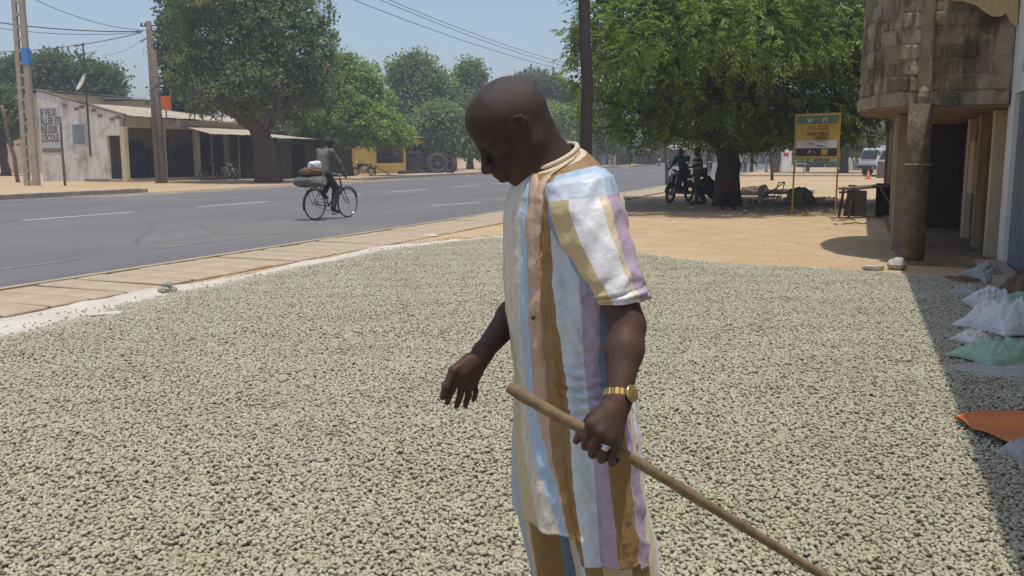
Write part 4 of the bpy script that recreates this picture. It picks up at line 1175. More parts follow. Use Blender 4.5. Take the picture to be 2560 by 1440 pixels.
tag(o, 'bright orange plastic sheet lying on the nuts half in shade', 'sheet')

# ------------------------------------------------------------------ sign board on two yellow posts
sA, sB = G(1980, 535), G(2088, 540)
sA.z = sB.z = 0
dx = (sB - sA); W_ = dx.length; rzs = math.atan2(dx.y, dx.x)
sg_ = thing('sign_board', 'yellow sign board on two posts advertising money transfer', 'sign', sA, rzs)
M['yellow'] = mat('yellow_enamel', (.52, .335, .045), (.41, .27, .05), 4, .55, .1)
ztop, zbot = 2.42, 1.40
for x in (0, W_): MB().tube([(x, 0, -.05), (x, 0, ztop + .01)], .022, 8).build('post', M['yellow'], sg_)
MB().box((W_ / 2, .006, (ztop + zbot) / 2), (W_ - .02, .02, ztop - zbot)).build('panel', M['yellow'], sg_)
for z in (ztop, zbot): MB().box((W_ / 2, -.005, z), (W_ + .05, .045, .05)).build('rail', M['yellow'], sg_)
def sgp(z0, z1, m, name, x0=.04, x1=None, d=-.012):
    x1 = W_ - .04 if x1 is None else x1
    return MB().box(((x0 + x1) / 2, d, (z0 + z1) / 2), (x1 - x0, .010, z1 - z0)).build(name, m, sg_)
sgp(2.20, 2.385, flat('dull_green', (.13, .20, .14)), 'green_band')
sgp(1.62, 1.80, flat('sign_white', (.62, .62, .60)), 'white_band')
sgp(1.435, 1.615, flat('sign_black', (.045, .045, .045)), 'black_band')
LET = lambda t, s_, x, z, c, sx=1.0: lettering(t, s_, flat('letter_' + c, {'white': (.72, .72, .70), 'black': (.06, .05, .03), 'orange': (.45, .17, .04), 'brown': (.22, .15, .03)}[c]), sg_, (x, -.020, z), (1, 0, 0), (0, 0, 1), sx)
LET('w', .20, W_ * .33, 2.295, 'white'); LET('a', .20, W_ * .50, 2.295, 'orange'); LET('ri', .20, W_ * .67, 2.295, 'white')
LET('WESTERN', .135, W_ * .52, 1.945, 'black', .92); LET('UNION', .115, W_ * .60, 1.852, 'black', .95)
LET('Poste', .085, W_ * .36, 1.742, 'black'); LET('finances', .065, W_ * .60, 1.668, 'black')
for z, x0, x1 in ((2.135, .30, .36), (2.135, .38, .42), (2.135, .50, .76), (2.075, .28, .36), (2.07, .38, .76)):
    sgp(z - .018, z + .018, flat('letter_brown2', (.30, .19, .03)), 'faded_lettering', W_ * x0, W_ * x1, -.010)
sgp(1.775, 1.785, flat('letter_black', (.06, .05, .03)), 'arrow_line', W_ * .50, W_ * .72, -.020)
sgp(1.690, 1.699, flat('letter_black', (.06, .05, .03)), 'arrow_line', W_ * .28, W_ * .48, -.020)
def arrow(x, z, m, s_, flip=1):
    b = MB(); pl_ = [(-.9, -.75), (-.72, -.9), (.25, .05), (.6, -.35), (.8, .8), (-.35, .6), (.05, .25)]
    b.prism([(a * s_ * flip, c * s_) for a, c in pl_], -.006, .006, Matrix(((1, 0, 0), (0, 0, -1), (0, 1, 0))))
    b.build('arrow', m, sg_, loc=(x, -.020, z))
arrow(W_ * .34, 1.525, flat('sign_white', (.62, .62, .60)), .055); arrow(W_ * .47, 1.52, M['orange'], .045, -1)
sgp(1.46, 1.60, M['yellow'], 'yellow_square', W_ * .62, W_ * .76, -.018)

# ------------------------------------------------------------------ junk beside the arcade: panels, trestle, boards
jb = G(2122, 540)
pnl = thing('punched_panel', 'rusty black iron panel with a column of holes leaning on a trestle', 'panel', jb, math.radians(-8), rot=(math.radians(-4), math.radians(8), math.radians(-12)))
b = MB(); xs_ = [-.12, -.035, .035, .12]; 
b.box((-.085, 0, .36), (.09, .05, .76)); b.box((.085, 0, .36), (.09, .05, .76))
for i in range(8): b.box((0, 0, .02 + i * .10), (.085, .05, .058))
b.build('plate', M['black_metal'], pnl)
MB().box((0, .03, .36), (.26, .01, .74)).build('backing', M['rust'], pnl)
tb = G(2165, 545)
tr = thing('wooden_trestle', 'rough wooden trestle table with a tilted top against the arcade', 'table', tb, math.radians(12))
MB().box((.05, .05, .72), (1.25, .50, .05), (0, math.radians(-4), 0)).build('table_top', M['wood'], tr)
for x, y, l in ((-.45, -.15, -.10), (-.45, .25, -.10), (.60, -.15, .12), (.60, .25, .12)): MB().tube([(x + l, y, 0), (x, y, .72)], .03, 6).build('leg', M['wood_dark'], tr)
MB().tube([(.15, -.28, .70), (.62, -.32, .02)], .022, 6).build('brace', M['wood'], tr)
MB().tube([(-.75, -.05, .60), (-.42, -.05, .62)], .03, 6).build('stub', M['wood_dark'], tr)
for i, (x, w, h, lab) in enumerate(((2150, .30, .62, 'dark stained board standing under the trestle'), (2212, .50, .80, 'wide blackened board propped against the arcade pillar'))):
    c_ = G(x, 541 + 4 * i); o = MB().rbox((0, 0, h / 2), (w, .05, h), .01).build('propped_board', M['wood_dark'] if i == 0 else M['dark'], None, loc=c_); o.rotation_euler = (math.radians(-6), math.radians(3), .2)
    tag(o, lab, 'board')
o = MB(); o.tube([G(2090, 540) * 0 + Vector((0, 0, 0)), Vector((.05, .0, .42))], .02, 6); 
# rope ring and sticks on the sand
o = MB().torus((0, 0, .015), .22, .014, 'z', 26, 6).build('hose_loop', flat('yellowed_hose', (.42, .34, .18)), None, True, loc=G(2195, 545)); o.scale = (1.6, 1, 1); tag(o, 'yellowed hose loop lying under the trestle', 'hose')
r_ = np.random.default_rng(9)
for i, (x, y, L, lab) in enumerate(((2110, 552, .55, 'thin dry stick lying on the sand before the sign'), (2095, 548, .35, 'short dry stick near the right sign post'), (2128, 561, .8, 'longest dry branch lying on the sand near the trestle'))):
    c_ = G(x, y); o = MB(); o.tube(wiggle((-L / 2, 0, .02), (L / 2, .05, .02), 6, .018, r_), .016, 6); o.tube([(0, 0, .02), (.1, .12, .03)], .01, 5)
    o = o.build('dry_branch', M['wood'], None, True, loc=c_); o.rotation_euler.z = .1 * i; tag(o, lab, 'branch')
# ------------------------------------------------------------------ rubble beyond the shade tree
def clod(label, px, py, sx, sy, sz, m, seed, cat='rubble', name='rubble_lump'):
    random.seed(seed); o = MB().ball((0, 0, sz * .32), .5, 16, 10, (sx, sy, sz), .16).build(name, M[m] if isinstance(m, str) else m, None, False, loc=G(px, py)); return tag(o, label, cat)
clod('long dusty log lying on the sand by the shade tree', 1882, 488, 1.1, .4, .38, 'wood', 1, 'log', 'log')
clod('broken stump end beside the dusty log', 1908, 492, .4, .4, .5, 'wood', 2, 'log', 'stump')
clod('brown mound of earth and scrap between the sign posts', 1998, 513, .85, .7, .62, M['rubble'], 3, 'mound', 'earth_mound')
clod('pale upturned basin resting behind the earth mound', 2022, 484, .45, .35, .30, flat('pale_enamel', (.55, .50, .42)), 4, 'basin', 'basin')
clod('dark clod of earth near the broken chair', 1966, 484, .3, .3, .22, 'rubble', 5)
clod('half-buried dark log behind the broken chair', 1945, 485, 1.0, .3, .22, 'wood_dark', 6, 'log', 'log')
ch = thing('broken_chair', 'bent rusty frame of a broken chair lying in the rubble', 'chair frame', G(1940, 505), .2)
for a, b2_ in (((-.45, 0, .16), (.30, .05, .62)), ((.30, .05, .62), (.12, 0, .05)), ((-.45, 0, .16), (.12, 0, .18)), ((.22, .3, .60), (.05, .3, .05)), ((.30, .05, .62), (.22, .3, .60)), ((-.45, .3, .16), (.05, .3, .18)), ((.2, .15, .34), (.10, .15, .05)), ((-.30, 0, .2), (-.34, .0, 0)), ((-.30, .3, .2), (-.34, .3, 0))):
    MB().tube([a, b2_], .016, 6).build('bar', M['rust'], ch)
MB().box((-.16, .15, .17), (.5, .3, .02), (0, .05, 0)).build('seat', M['rust'], ch)
gv = MB(); r_ = np.random.default_rng(4)
for i in range(420):
    c_ = G(r_.uniform(1840, 2090), 500 + r_.uniform(-8, 30) + abs(r_.normal(0, 4))); s_ = r_.uniform(.015, .06)
    gv.box((c_.x, c_.y, s_ * .3), (s_ * 2, s_ * 1.4, s_), (r_.uniform(-.4, .4), r_.uniform(-.4, .4), r_.uniform(0, 3)))
o = gv.build('gravel', M['rubble'], None); tag(o, 'loose broken stones and chips scattered around the sign posts', 'gravel', kind='stuff')
gv = MB()
for i in range(260):
    y = r_.uniform(560, 680) if i < 110 else r_.uniform(440, 560); c_ = G(r_.uniform(1560, 2240), y); s_ = r_.uniform(.004, .013)
    gv.box((c_.x, c_.y, s_ * .3), (s_ * 2, s_ * 1.4, s_), (0, 0, r_.uniform(0, 3)))
o = gv.build('pebbles', M['sand'], None); tag(o, 'small pebbles strewn over the sandy yard', 'pebbles', kind='stuff')
for i, (x, y, s_, lab) in enumerate(((1686, 556, .05, 'white paper scrap on the sand before the motorcycle'), (2062, 547, .06, 'pale litter scrap on the sand before the sign'), (1730, 520, .08, 'white litter scrap in the shade beside the motorcycle'), (1075, 592, .10, 'white crumpled paper on the concrete slabs'), (355, 481, .14, 'white litter at the end of the far kerb'))):
    o = MB().ball((0, 0, s_ * .2), s_, 7, 4, (1.4, .8, .3), .2).build('litter', M['white_paint'], None, loc=G(x, y)); tag(o, lab, 'litter')
# shallow sand patch with a dark manhole-like stain is left to the ground material
# ------------------------------------------------------------------ things far along the near side
def farpos(px, Y): return Vector((P(px, 390, Y).x, Y, 0))
gp = thing('gate_pillar', 'pale grey concrete gate pillar with a small red plate', 'pillar', farpos(1966, 77))
MB().rbox((0, 0, .95), (.78, .55, 1.95), .03).build('shaft', M['white_wall'], gp)
MB().box((-.1, -.30, 1.55), (.42, .04, .28)).build('red_plate', M['red'], gp)
MB().box((0, -.1, .06), (1.3, 1.0, .12)).build('footing', M['concrete'], gp)
o = MB().rbox((0, 0, .5), (.62, .5, 1.0), .02).build('brown_cabinet', M['plank_brown'], None, loc=farpos(1940, 78)); tag(o, 'reddish brown wooden cabinet beside the grey gate pillar', 'cabinet')
post('thin_trunk_post', 'dark bare post standing in the yard before the gate pillar', G(1930, 451), P(1926, 340, 54), .10, .08, 'wood_dark')
post('thin_trunk_post', 'dark slim trunk between the roadside people', farpos(1880, 82), P(1882, 350, 82), .16, .14, 'wood_dark')
post('thin_trunk_post', 'brown slim trunk behind the sign posts', farpos(2021, 84), P(2021, 350, 84), .17, .15, 'bark')
post('stay_post', 'weathered pale post rising between the motorcycle and the road', G(1668, 462), P(1666, 330, 45), .10, .09, 'wood')
tb = thing('vendor_table', 'small white vendor table under the trees behind the sign', 'table', farpos(2000, 76))
MB().box((0, 0, .78), (1.0, .6, .05)).build('table_top', M['white_paint'], tb)
for x in (-.42, .42):
    for y in (-.22, .22): MB().tube([(x, y, 0), (x, y, .78)], .03, 6).build('leg', M['wood'], tb)
sb = thing('concrete_sign_block', 'white concrete block painted with a crossed black circle', 'block', farpos(2140, 96))
MB().rbox((0, 0, .62), (1.45, .3, 1.24), .03).build('block', M['white_wall'], sb)
MB().torus((0, -.17, .72), .33, .035, 'y', 26, 6).build('painted_ring', M['black_metal'], sb)
MB().box((0, -.17, .72), (.06, .05, .66), (0, .6, 0)).build('painted_bar', M['black_metal'], sb)
MB().box((0, -.165, .2), (.7, .03, .08)).build('painted_caption', M['black_metal'], sb)
cn = thing('traffic_cone', 'orange traffic cone standing before the white truck', 'cone', G(2170, 448))
MB().box((0, 0, .02), (.34, .34, .04)).build('base', M['orange'], cn); MB().lathe([(.14, .04), (.035, .52), (0, .52)], (0, 0, 0), 14).build('cone', M['orange'], cn, True)
kb = MB(); kb.box((0, 0, .06), (16, .25, .12)); o = kb.build('yard_kerb', M['concrete'], None, loc=G(2080, 441)); o.rotation_euler.z = math.radians(-2); tag(o, 'low pale kerb crossing the yard behind the sign posts', 'kerb')
# truck
tk = thing('truck', 'white cab-over truck parked at the edge of the yard', 'truck', farpos(2205, 64), math.radians(14))
def prof(pl_, y0, y1, name, m, parent): return MB().prism(pl_, y0, y1, Matrix(((1, 0, 0), (0, 0, 1), (0, 1, 0)))).build(name, m, parent)
cab = prof([(-1.15, .55), (-1.15, 1.0), (-1.08, 1.15), (-.80, 1.92), (-.68, 1.98), (.35, 1.98), (.40, 1.92), (.40, .55)], -1.0, 1.0, 'cab', M['white_paint'], tk)
prof([(-.92, 1.18), (-.70, 1.80), (-.20, 1.80), (-.20, 1.30), (-.45, 1.18)], -1.012, -.99, 'side_window', M['glass'], cab)
prof([(-1.02, .92), (-.62, .92), (-.1, 1.24), (.40, 1.26), (.40, 1.18), (-.05, 1.15), (-.55, .82), (-1.02, .82)], -1.010, -.99, 'stripe', M['black_metal'], cab)
MB().box((-1.0, 0, 1.52), (.05, 1.7, .62), (0, .35, 0)).build('windscreen', M['glass'], cab)
MB().box((-.15, -1.02, 1.05), (.14, .03, .04)).build('handle', M['black_metal'], cab)
MB().box((-1.16, 0, .66), (.12, 2.0, .24)).build('bumper', M['black_metal'], tk)
MB().box((-1.2, -.75, .62), (.06, .25, .14)).build('headlight', M['chrome'], tk)
MB().box((2.2, 0, .62), (6.2, .8, .2)).build('chassis', M['black_metal'], tk)
MB().box((3.2, 0, 1.45), (5.2, 2.1, 1.5)).build('cargo_box', M['white_wall'], tk)
MB().tube([(-1.0, -1.12, 1.45), (-1.0, -1.12, 1.75)], .06, 6).build('mirror', M['black_metal'], tk)
for x in (-.45, 2.6, 3.7):
    for y in (-.92, .92):
        w_ = link('wheel', TY[(.42, .22)], None, tk, (x, y, .42)); w_.rotation_euler = (PI / 2, 0, 0)
        MB().lathe([(0, -.09), (.22, -.09), (.24, -.05), (.24, .05), (0, .05)], (0, 0, 0), 14).build('rim', M['grey_metal'], w_)
o = MB().rbox((0, 0, .55), (.6, .06, 1.1), .02).build('propped_board', M['wood'], None, loc=farpos(2206, 59)); o.rotation_euler = (.08, 0, -.1); tag(o, 'brown board leaning beside the truck wheel', 'board')
# ------------------------------------------------------------------ the man with the stick
def m_skin():
    m = NT('dark_brown_skin'); co = m.coord()
    n1 = m.noise(co, 9, 5); n2 = m.noise(co, 160, 3)
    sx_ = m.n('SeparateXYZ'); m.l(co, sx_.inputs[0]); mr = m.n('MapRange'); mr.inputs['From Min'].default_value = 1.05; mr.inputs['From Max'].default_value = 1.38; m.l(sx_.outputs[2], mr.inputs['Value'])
    c = m.mix(mr.outputs[0], m.ramp(n1, [(.3, (.066, .036, .026)), (.7, (.092, .050, .036))]), m.ramp(n1, [(.3, (.044, .026, .021)), (.7, (.064, .037, .029))]))  # skin darkens towards the head: the face's shade put into its colour
    m.bump(m.mix(.4, n2, m.noise(co, 45, 4)), .35, .003)
    return m.fin(c, .58, spec=.24)
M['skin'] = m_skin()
def m_palm():
    m = NT('palm_skin'); co = m.coord()
    return m.fin(m.ramp(m.noise(co, 40, 4), [(.3, (.13, .065, .045)), (.7, (.17, .09, .06))]), .5)
def headf(S, C, Rm, sc=1.0, fine=True):
    Rm = np.array(Rm); C = np.array(C, float)
    T = lambda x, y, z: C + Rm @ (np.array((x, y, z)) * sc)
    E_ = lambda c, r, k=.012, sub=False, M2=None: S.ell(T(*c), np.array(r) * sc, Rm if M2 is None else Rm @ M2, k * sc, sub)
    N_ = lambda a, b, ra, rb, k=.01, sub=False: S.cone(T(*a), T(*b), ra * sc, rb * sc, k * sc, sub)
    E_((-.014, 0, .045), (.102, .078, .086))                    # cranium
    E_((-.040, 0, .020), (.074, .070, .080), .02)
    E_((.030, 0, .055), (.062, .066, .062), .02)                # forehead
    E_((.030, 0, -.030), (.058, .058, .080), .025)              # mid face
    for s in (1, -1):
        N_((.058, s * .014, -.098), (-.012, s * .050, -.055), .020, .021, .03)   # jaw
        N_((-.012, s * .050, -.055), (-.016, s * .056, -.005), .021, .020, .03)
        E_((.056, s * .045, -.020), (.024, .020, .020), .02)    # cheekbone
    E_((.066, 0, -.100), (.022, .022, .018), .02)               # chin
    if fine:
        for s in (1, -1):
            N_((.086, s * .010, .022), (.070, s * .048, .018), .0105, .0095, .016)   # brow
            E_((.094, s * .032, .000), (.015, .016, .011), .012, True)   # socket
            E_((.074, s * .031, -.001), (.0135, .0145, .0115), .004)     # closed lid
            E_((.104, s * .017, -.038), (.014, .0105, .0095), .007)      # nostril wing
        N_((.086, 0, .014), (.114, 0, -.030), .0085, .0120, .012)       # nose
        E_((.116, 0, -.034), (.0135, .0125, .0115), .008)
        E_((.086, 0, -.064), (.023, .030, .024), .016)               # muzzle
        E_((.088, 0, -.046), (.020, .020, .018), .012)
        N_((.101, .013, -.0605), (.101, -.013, -.0605), .0105, .0105, .007)   # lips
        N_((.098, .012, -.0785), (.098, -.012, -.0785), .0105, .0105, .006)
        for s in (1, -1):
            N_((.101, s * .013, -.0605), (.086, s * .027, -.066), .0095, .005, .006)
            N_((.098, s * .012, -.0785), (.086, s * .027, -.070), .0095, .005, .006)
    else:
        E_((.105, 0, -.03), (.022, .017, .022), .015)
        E_((.092, 0, -.068), (.02, .022, .018), .015)
    for s in (1, -1):                                           # ears
        a = np.array([[1, 0, 0], [0, 1, 0], [0, 0, 1]], float)
        E_((-.014, s * .076, -.006), (.019, .008, .030), .006)
        pts = [(-.004, s * .078, .016), (-.014, s * .086, .026), (-.028, s * .089, .020), (-.034, s * .089, .004), (-.030, s * .086, -.014), (-.018, s * .080, -.030), (-.008, s * .077, -.034)]
        for p, q in zip(pts[:-1], pts[1:]): N_(p, q, .0048, .0048, .003)
        if fine: E_((-.016, s * .088, .002), (.010, .006, .015), .004, True)
def frame(fw, up):
    f = np.array(fw, float); f /= np.linalg.norm(f); u = np.array(up, float); u -= f * (u @ f); u /= np.linalg.norm(u)
    return np.stack([f, np.cross(u, f), u], 1)

YW, PT = math.radians(7), math.radians(40)
hf = (-math.cos(YW) * math.cos(PT), -math.sin(YW) * math.cos(PT), -math.sin(PT))
HR = frame(hf, (0, 0, 1))
ear = np.array(P(1303, 318, 2.235))
HC = ear - HR @ (np.array((-.014, .078, -.004)) * .98)
S = SDF((-.26, 1.84, 0.03), (.46, 2.72, 1.70), .0042)
A_ = lambda x, y, Y: np.array(P(x, y, Y))
headf(S, HC, HR, .98)
nb1, nb2 = HC + HR @ np.array((-.040, 0, -.050)), A_(1386, 425, 2.33)
S.cone(nb1, nb2, .053, .058, .03)
S.cone(HC + HR @ np.array((-.005, 0, -.085)), A_(1360, 450, 2.31), .042, .055, .03)
chest, belly, pelv = A_(1405, 590, 2.32), A_(1422, 800, 2.33), A_(1440, 1010, 2.34)
S.cone(nb2, chest, .060, .100, .04); S.cone(chest, belly, .100, .095, .05); S.cone(belly, pelv, .095, .080, .05)
ls, le, lw = A_(1466, 490, 2.17), A_(1568, 815, 2.06), A_(1545, 1004, 1.945)
rs, re, rw = A_(1352, 490, 2.46), A_(1312, 752, 2.56), A_(1208, 880, 2.365)
for a, b, c in ((ls, le, lw), (rs, re, rw)):
    S.cone(nb2 + np.array((0, 0, -.03)), a, .045, .045, .03)
    S.cone(a, a * .4 + b * .6, .050, .049, .02); S.cone(a * .4 + b * .6, b, .049, .041, .02)
    m1 = b * .68 + c * .32
    S.cone(b, m1, .040, .0425, .02); S.cone(m1, c, .0425, .0265, .02)
# far (right) hand, open, palm towards the camera
kn = [A_(1146, 940, 2.315), A_(1157, 953, 2.325), A_(1171, 962, 2.34), A_(1184, 958, 2.36)]
for i, q in enumerate(kn): S.cone(rw, q, .024, (.0140, .0142, .0135, .0125)[i], .012)
S.cone(A_(1180, 905, 2.335), A_(1160, 930, 2.315), .018, .014, .012)
S.chain([A_(1172, 900, 2.335), A_(1134, 927, 2.305), A_(1115, 966, 2.295), A_(1107, 994, 2.295)], [.019, .0128, .0108, .0085], .007)
S.chain([kn[0], A_(1131, 974, 2.310), A_(1121, 996, 2.318), A_(1117, 1008, 2.322)], [.0115, .0096, .0085, .0072], .003)
S.chain([kn[1], A_(1151, 985, 2.328), A_(1145, 1005, 2.335), A_(1141, 1017, 2.338)], [.0115, .0096, .0086, .0073], .003)
S.chain([kn[2], A_(1171, 988, 2.345), A_(1166, 1004, 2.350), A_(1163, 1014, 2.352)], [.0112, .0094, .0082, .0070], .003)
S.chain([kn[3], A_(1189, 978, 2.372), A_(1187, 992, 2.38), A_(1183, 1001, 2.382)], [.0105, .0082, .0072, .0062], .003)
# near (left) hand closed round the stick
K1, K2, K3, K4 = A_(1479, 1060, 1.902), A_(1500, 1079, 1.894), A_(1522, 1094, 1.897), A_(1542, 1104, 1.908)
for q, r in ((K1, .0150), (K2, .0155), (K3, .0150), (K4, .0140)): S.cone(lw, q, .025, r, .012)
S.cone(A_(1520, 1030, 1.93), A_(1490, 1068, 1.915), .024, .018, .012)
S.chain([K1, A_(1463, 1092, 1.905), A_(1464, 1116, 1.942), A_(1479, 1110, 1.975)], [.0125, .0108, .0098, .0082], .003)
S.chain([K2, A_(1481, 1114, 1.899), A_(1481, 1136, 1.938), A_(1496, 1128, 1.975)], [.0128, .0110, .0100, .0084], .003)
S.chain([K3, A_(1504, 1130, 1.903), A_(1504, 1149, 1.940), A_(1519, 1140, 1.975)], [.0125, .0106, .0096, .0082], .003)
S.chain([K4, A_(1529, 1140, 1.913), A_(1530, 1157, 1.946), A_(1543, 1150, 1.975)], [.0115, .0095, .0086, .0074], .003)
S.chain([A_(1522, 1024, 1.955), A_(1480, 1046, 1.978), A_(1455, 1078, 1.990), A_(1441, 1102, 1.985)], [.018, .0135, .0118, .0090], .008)
# legs and feet
hipL, hipR = pelv + np.array((.055, -.06, -.02)), pelv + np.array((-.055, .06, -.02))
footL, footR = np.array((hipL[0] + .035, hipL[1] - .01, .13)), np.array((hipR[0] - .01, hipR[1] + .02, .13))
for h_, f_ in ((hipL, footL), (hipR, footR)):
    S.cone(pelv, h_, .06, .055, .03)
    kne = h_ * .47 + f_ * .53 + np.array((-.025, -.01, 0))
    S.cone(h_, kne, .056, .052, .02); S.cone(kne, f_, .052, .036, .02)
    toe = f_ + np.array((-.16, -.10, -.045))
    S.cone(f_ + np.array((.02, .015, -.04)), toe, .034, .022, .02)
base = Vector((float(pelv[0]), float(pelv[1]), .06))
man = thing('person', 'man in shiny striped tunic bending over the nuts with a long stick', 'person', base)
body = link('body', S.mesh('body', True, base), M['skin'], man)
# short cropped hair
Hs = SDF(HC - .15, HC + .15, .005)
Hs.ell(HC + HR @ np.array((-.0137, 0, .0441)), np.array((.102, .078, .086)) * .98 + .0013, HR, .02)
Hs.ell(HC + HR @ np.array((-.0392, 0, .0196)), np.array((.074, .070, .080)) * .98 + .0012, HR, .02)
Hs.ell(HC + HR @ np.array((.088, 0, -.020)), (.115, .17, .098), HR, .004, True)
Hs.ell(HC + HR @ np.array((-.010, 0, -.110)), (.15, .17, .088), HR, .004, True)
def m_hair():
    m = NT('cropped_black_hair'); co = m.coord()
    n = m.noise(co, 300, 3, .8)
    m.bump(n, .8, .003)
    return m.fin(m.ramp(n, [(.35, (.036, .021, .017)), (.65, (.062, .035, .027))]) , .42, spec=.5)
link('hair', Hs.mesh('hair', True, base), m_hair(), man)

# ---- tunic
def m_fab(name, c, c2=None, rough=.46, squig=False):
    m = NT(name); co = m.coord()
    n1 = m.noise(co, 26, 4); n2 = m.noise(co, 7, 5, .6, .8); w = m.n('TexWave', wave_type='BANDS')
    w.inputs['Scale'].default_value = 30; w.inputs['Distortion'].default_value = 14; w.inputs['Detail'].default_value = 2
    m.l(co, w.inputs['Vector'])
    col = m.mix(m.ramp(n1, [(.4, 0), (.7, .35)]), c, c2 or tuple(x * .72 for x in c))
    if squig:
        mp = m.n('Mapping'); mp.inputs['Scale'].default_value = (1, 1, .12); m.l(co, mp.inputs[0])
        sq = m.noise(mp.outputs[0], 60, 2, .5, 1.0)
        col = m.mix(m.ramp(sq, [(.50, 0), (.52, .35), (.55, .35), (.57, 0)]), col, (.20, .15, .10))
    cr_ = m.noise(co, 16, 3, .5, 1.5); rd = m.n('Math', operation='ABSOLUTE'); sb_ = m.n('Math', operation='SUBTRACT'); sb_.inputs[1].default_value = .5
    m.l(cr_, sb_.inputs[0]); m.l(sb_.outputs[0], rd.inputs[0])
    m.bump(m.mix(.35, m.mix(.5, n2, rd.outputs[0]), n1), .7, .014)
    r = m.ramp(n1, [(.3, rough - .06), (.7, rough + .14)])
    mm = m.fin(col, r, spec=.45)
    m.b.inputs['Sheen Weight'].default_value = .15
    return mm
FAB = [m_fab('fabric_grey_blue', (.36, .40, .50)), m_fab('fabric_gold_tan', (.57, .445, .245)), m_fab('fabric_cream', (.66, .60, .50), squig=True),
       m_fab('fabric_sky_blue', (.40, .53, .66)), m_fab('fabric_rose_tan', (.52, .36, .25)), m_fab('fabric_brown', (.29, .165, .055), rough=.38),
       m_fab('fabric_silver_blue', (.60, .66, .74), rough=.30), m_fab('fabric_lilac', (.44, .35, .46)), m_fab('fabric_denim', (.18, .26, .38)),
       m_fab('fabric_white', (.76, .76, .78), rough=.4), m_fab('fabric_pale_tan', (.66, .54, .38))]
GB, TN, CR, BL, RT, BR, SB, LI, DE, WH, PA = range(11)
YS = [480, 700, 1000, 1060, 1163, 1265, 1400]
BND = [  # stripe edges: angle round the body (degrees) against photo row, colour that follows going down in angle
    ([175] * 7, GB), ([150, 140, 125, 120, 112, 104, 100], TN), ([130, 120, 108, 105, 94, 80, 76], CR), ([92, 90, 97, 92, 76, 63, 58], BL),
    ([84, 82, 81, 76, 63, 56, 50.5], RT), ([68, 68, 70, 69, 61, 55, 49], BR), ([60, 57, 50, 51, 50, 46, 43], SB), ([37, 35, 32, 32, 32, 32, 31], LI),
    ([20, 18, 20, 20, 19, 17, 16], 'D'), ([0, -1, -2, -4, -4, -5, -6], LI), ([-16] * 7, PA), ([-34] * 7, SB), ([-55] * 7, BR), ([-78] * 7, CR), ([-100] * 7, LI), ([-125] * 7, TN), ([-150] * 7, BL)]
ROWS = np.array([(366, 1385, 1432), (380, 1352, 1470), (396, 1330, 1496), (420, 1308, 1518), (450, 1286, 1536), (490, 1268, 1548), (540, 1257, 1556), (620, 1258, 1562), (700, 1258, 1566), (780, 1263, 1570), (860, 1275, 1564),
                 (940, 1284, 1570), (1020, 1285, 1581), (1100, 1281, 1592), (1200, 1279, 1603), (1300, 1281, 1611), (1420, 1287, 1620)], float)
FR = np.array((-.82, -.57)); LF = np.array((.57, -.82))
YC = 2.315
def torso_pt(y, a):
    L, Rr = np.interp(y, ROWS[:, 0], ROWS[:, 1]), np.interp(y, ROWS[:, 0], ROWS[:, 2])
    c = P((L + Rr) / 2, y, YC); s = (P(Rr, y, YC).x - P(L, y, YC).x) / 2
    flat_ = float(np.interp(y, [366, 420, 500, 700], [.95, .80, .68, .72]))
    w = s / math.hypot(.57, .82 * flat_); d = w * flat_
    if y < 490:                               # shoulders run up to a neck opening that leans forward
        ar = math.radians(a); s_ = max(0.0, (y - 366) / 124.0)
        hi = torso_pt(490, a); nc_ = P(1376, 402, 2.325)
        d_ = LF * math.cos(ar) * .066 + FR * math.sin(ar) * .068
        np_ = Vector((nc_.x + d_[0], nc_.y + d_[1], nc_.z - .034 * math.sin(ar) + .004))
        g_ = s_ ** 1.75
        return Vector((np_.x + (hi.x - np_.x) * s_, np_.y + (hi.y - np_.y) * s_, np_.z + (hi.z - np_.z) * g_))
    ar = math.radians(a)
    n = np.array(LF * math.cos(ar) / w + FR * math.sin(ar) / d); n /= np.linalg.norm(n)
    t = np.clip((y - 420) / 900, 0, 1)
    fold = .0075 * t * math.sin(5 * ar + .9 + 1.1 * math.sin(y * .006)) + .004 * math.sin(11 * ar + y * .004) * (.3 + t) + .0025 * math.sin(19 * ar + 1.7 * math.sin(y * .011))
    cr = math.exp(-((y - 950) / 75) ** 2) * math.exp(-((a - 34) / 22) ** 2)
    fold += cr * (.0085 * math.sin(y * .235 + 2.2 * math.sin(a * .11)) + .004 * math.sin(y * .37 + a * .2))
    cr2 = math.exp(-((y - 800) / 160) ** 2) * math.exp(-((a - 80) / 25) ** 2)
    fold += cr2 * .0045 * math.sin(y * .06 - a * .16)
    x1 = y * .019 + 1.3 * math.sin(a * .07 + y * .004); x2 = a * .10 + .9 * math.sin(y * .013)
    fold += .0042 * (1 - abs(math.sin(x1 * 1.7 + x2))) ** 3 * (.4 + t) + .0034 * (1 - abs(math.sin(x1 * 1.1 - x2 * 1.6 + 1))) ** 4
    fold += .0016 * math.sin(y * .11 + 3 * math.sin(a * .15)) * math.sin(a * .33 + y * .012)
    fold += .003 * math.sin(y * .05 + a * .13) * math.sin(y * .021 - a * .05)
    if a > 70: fold *= max(.25, 1 - (a - 70) / 40)
    p = LF * w * math.cos(ar) + FR * d * math.sin(ar) + n * fold
    return Vector((c.x + p[0], c.y + p[1], c.z))
NC = 7
cols = []
for i in range(len(BND)):
    for j in range(NC): cols.append((i, j / NC))
def ang(i, t, y):
    a = np.interp(y, YS, BND[i][0]); b = np.interp(y, YS, BND[(i + 1) % len(BND)][0])
    if i == len(BND) - 1: b -= 360
    return a + (b - a) * t
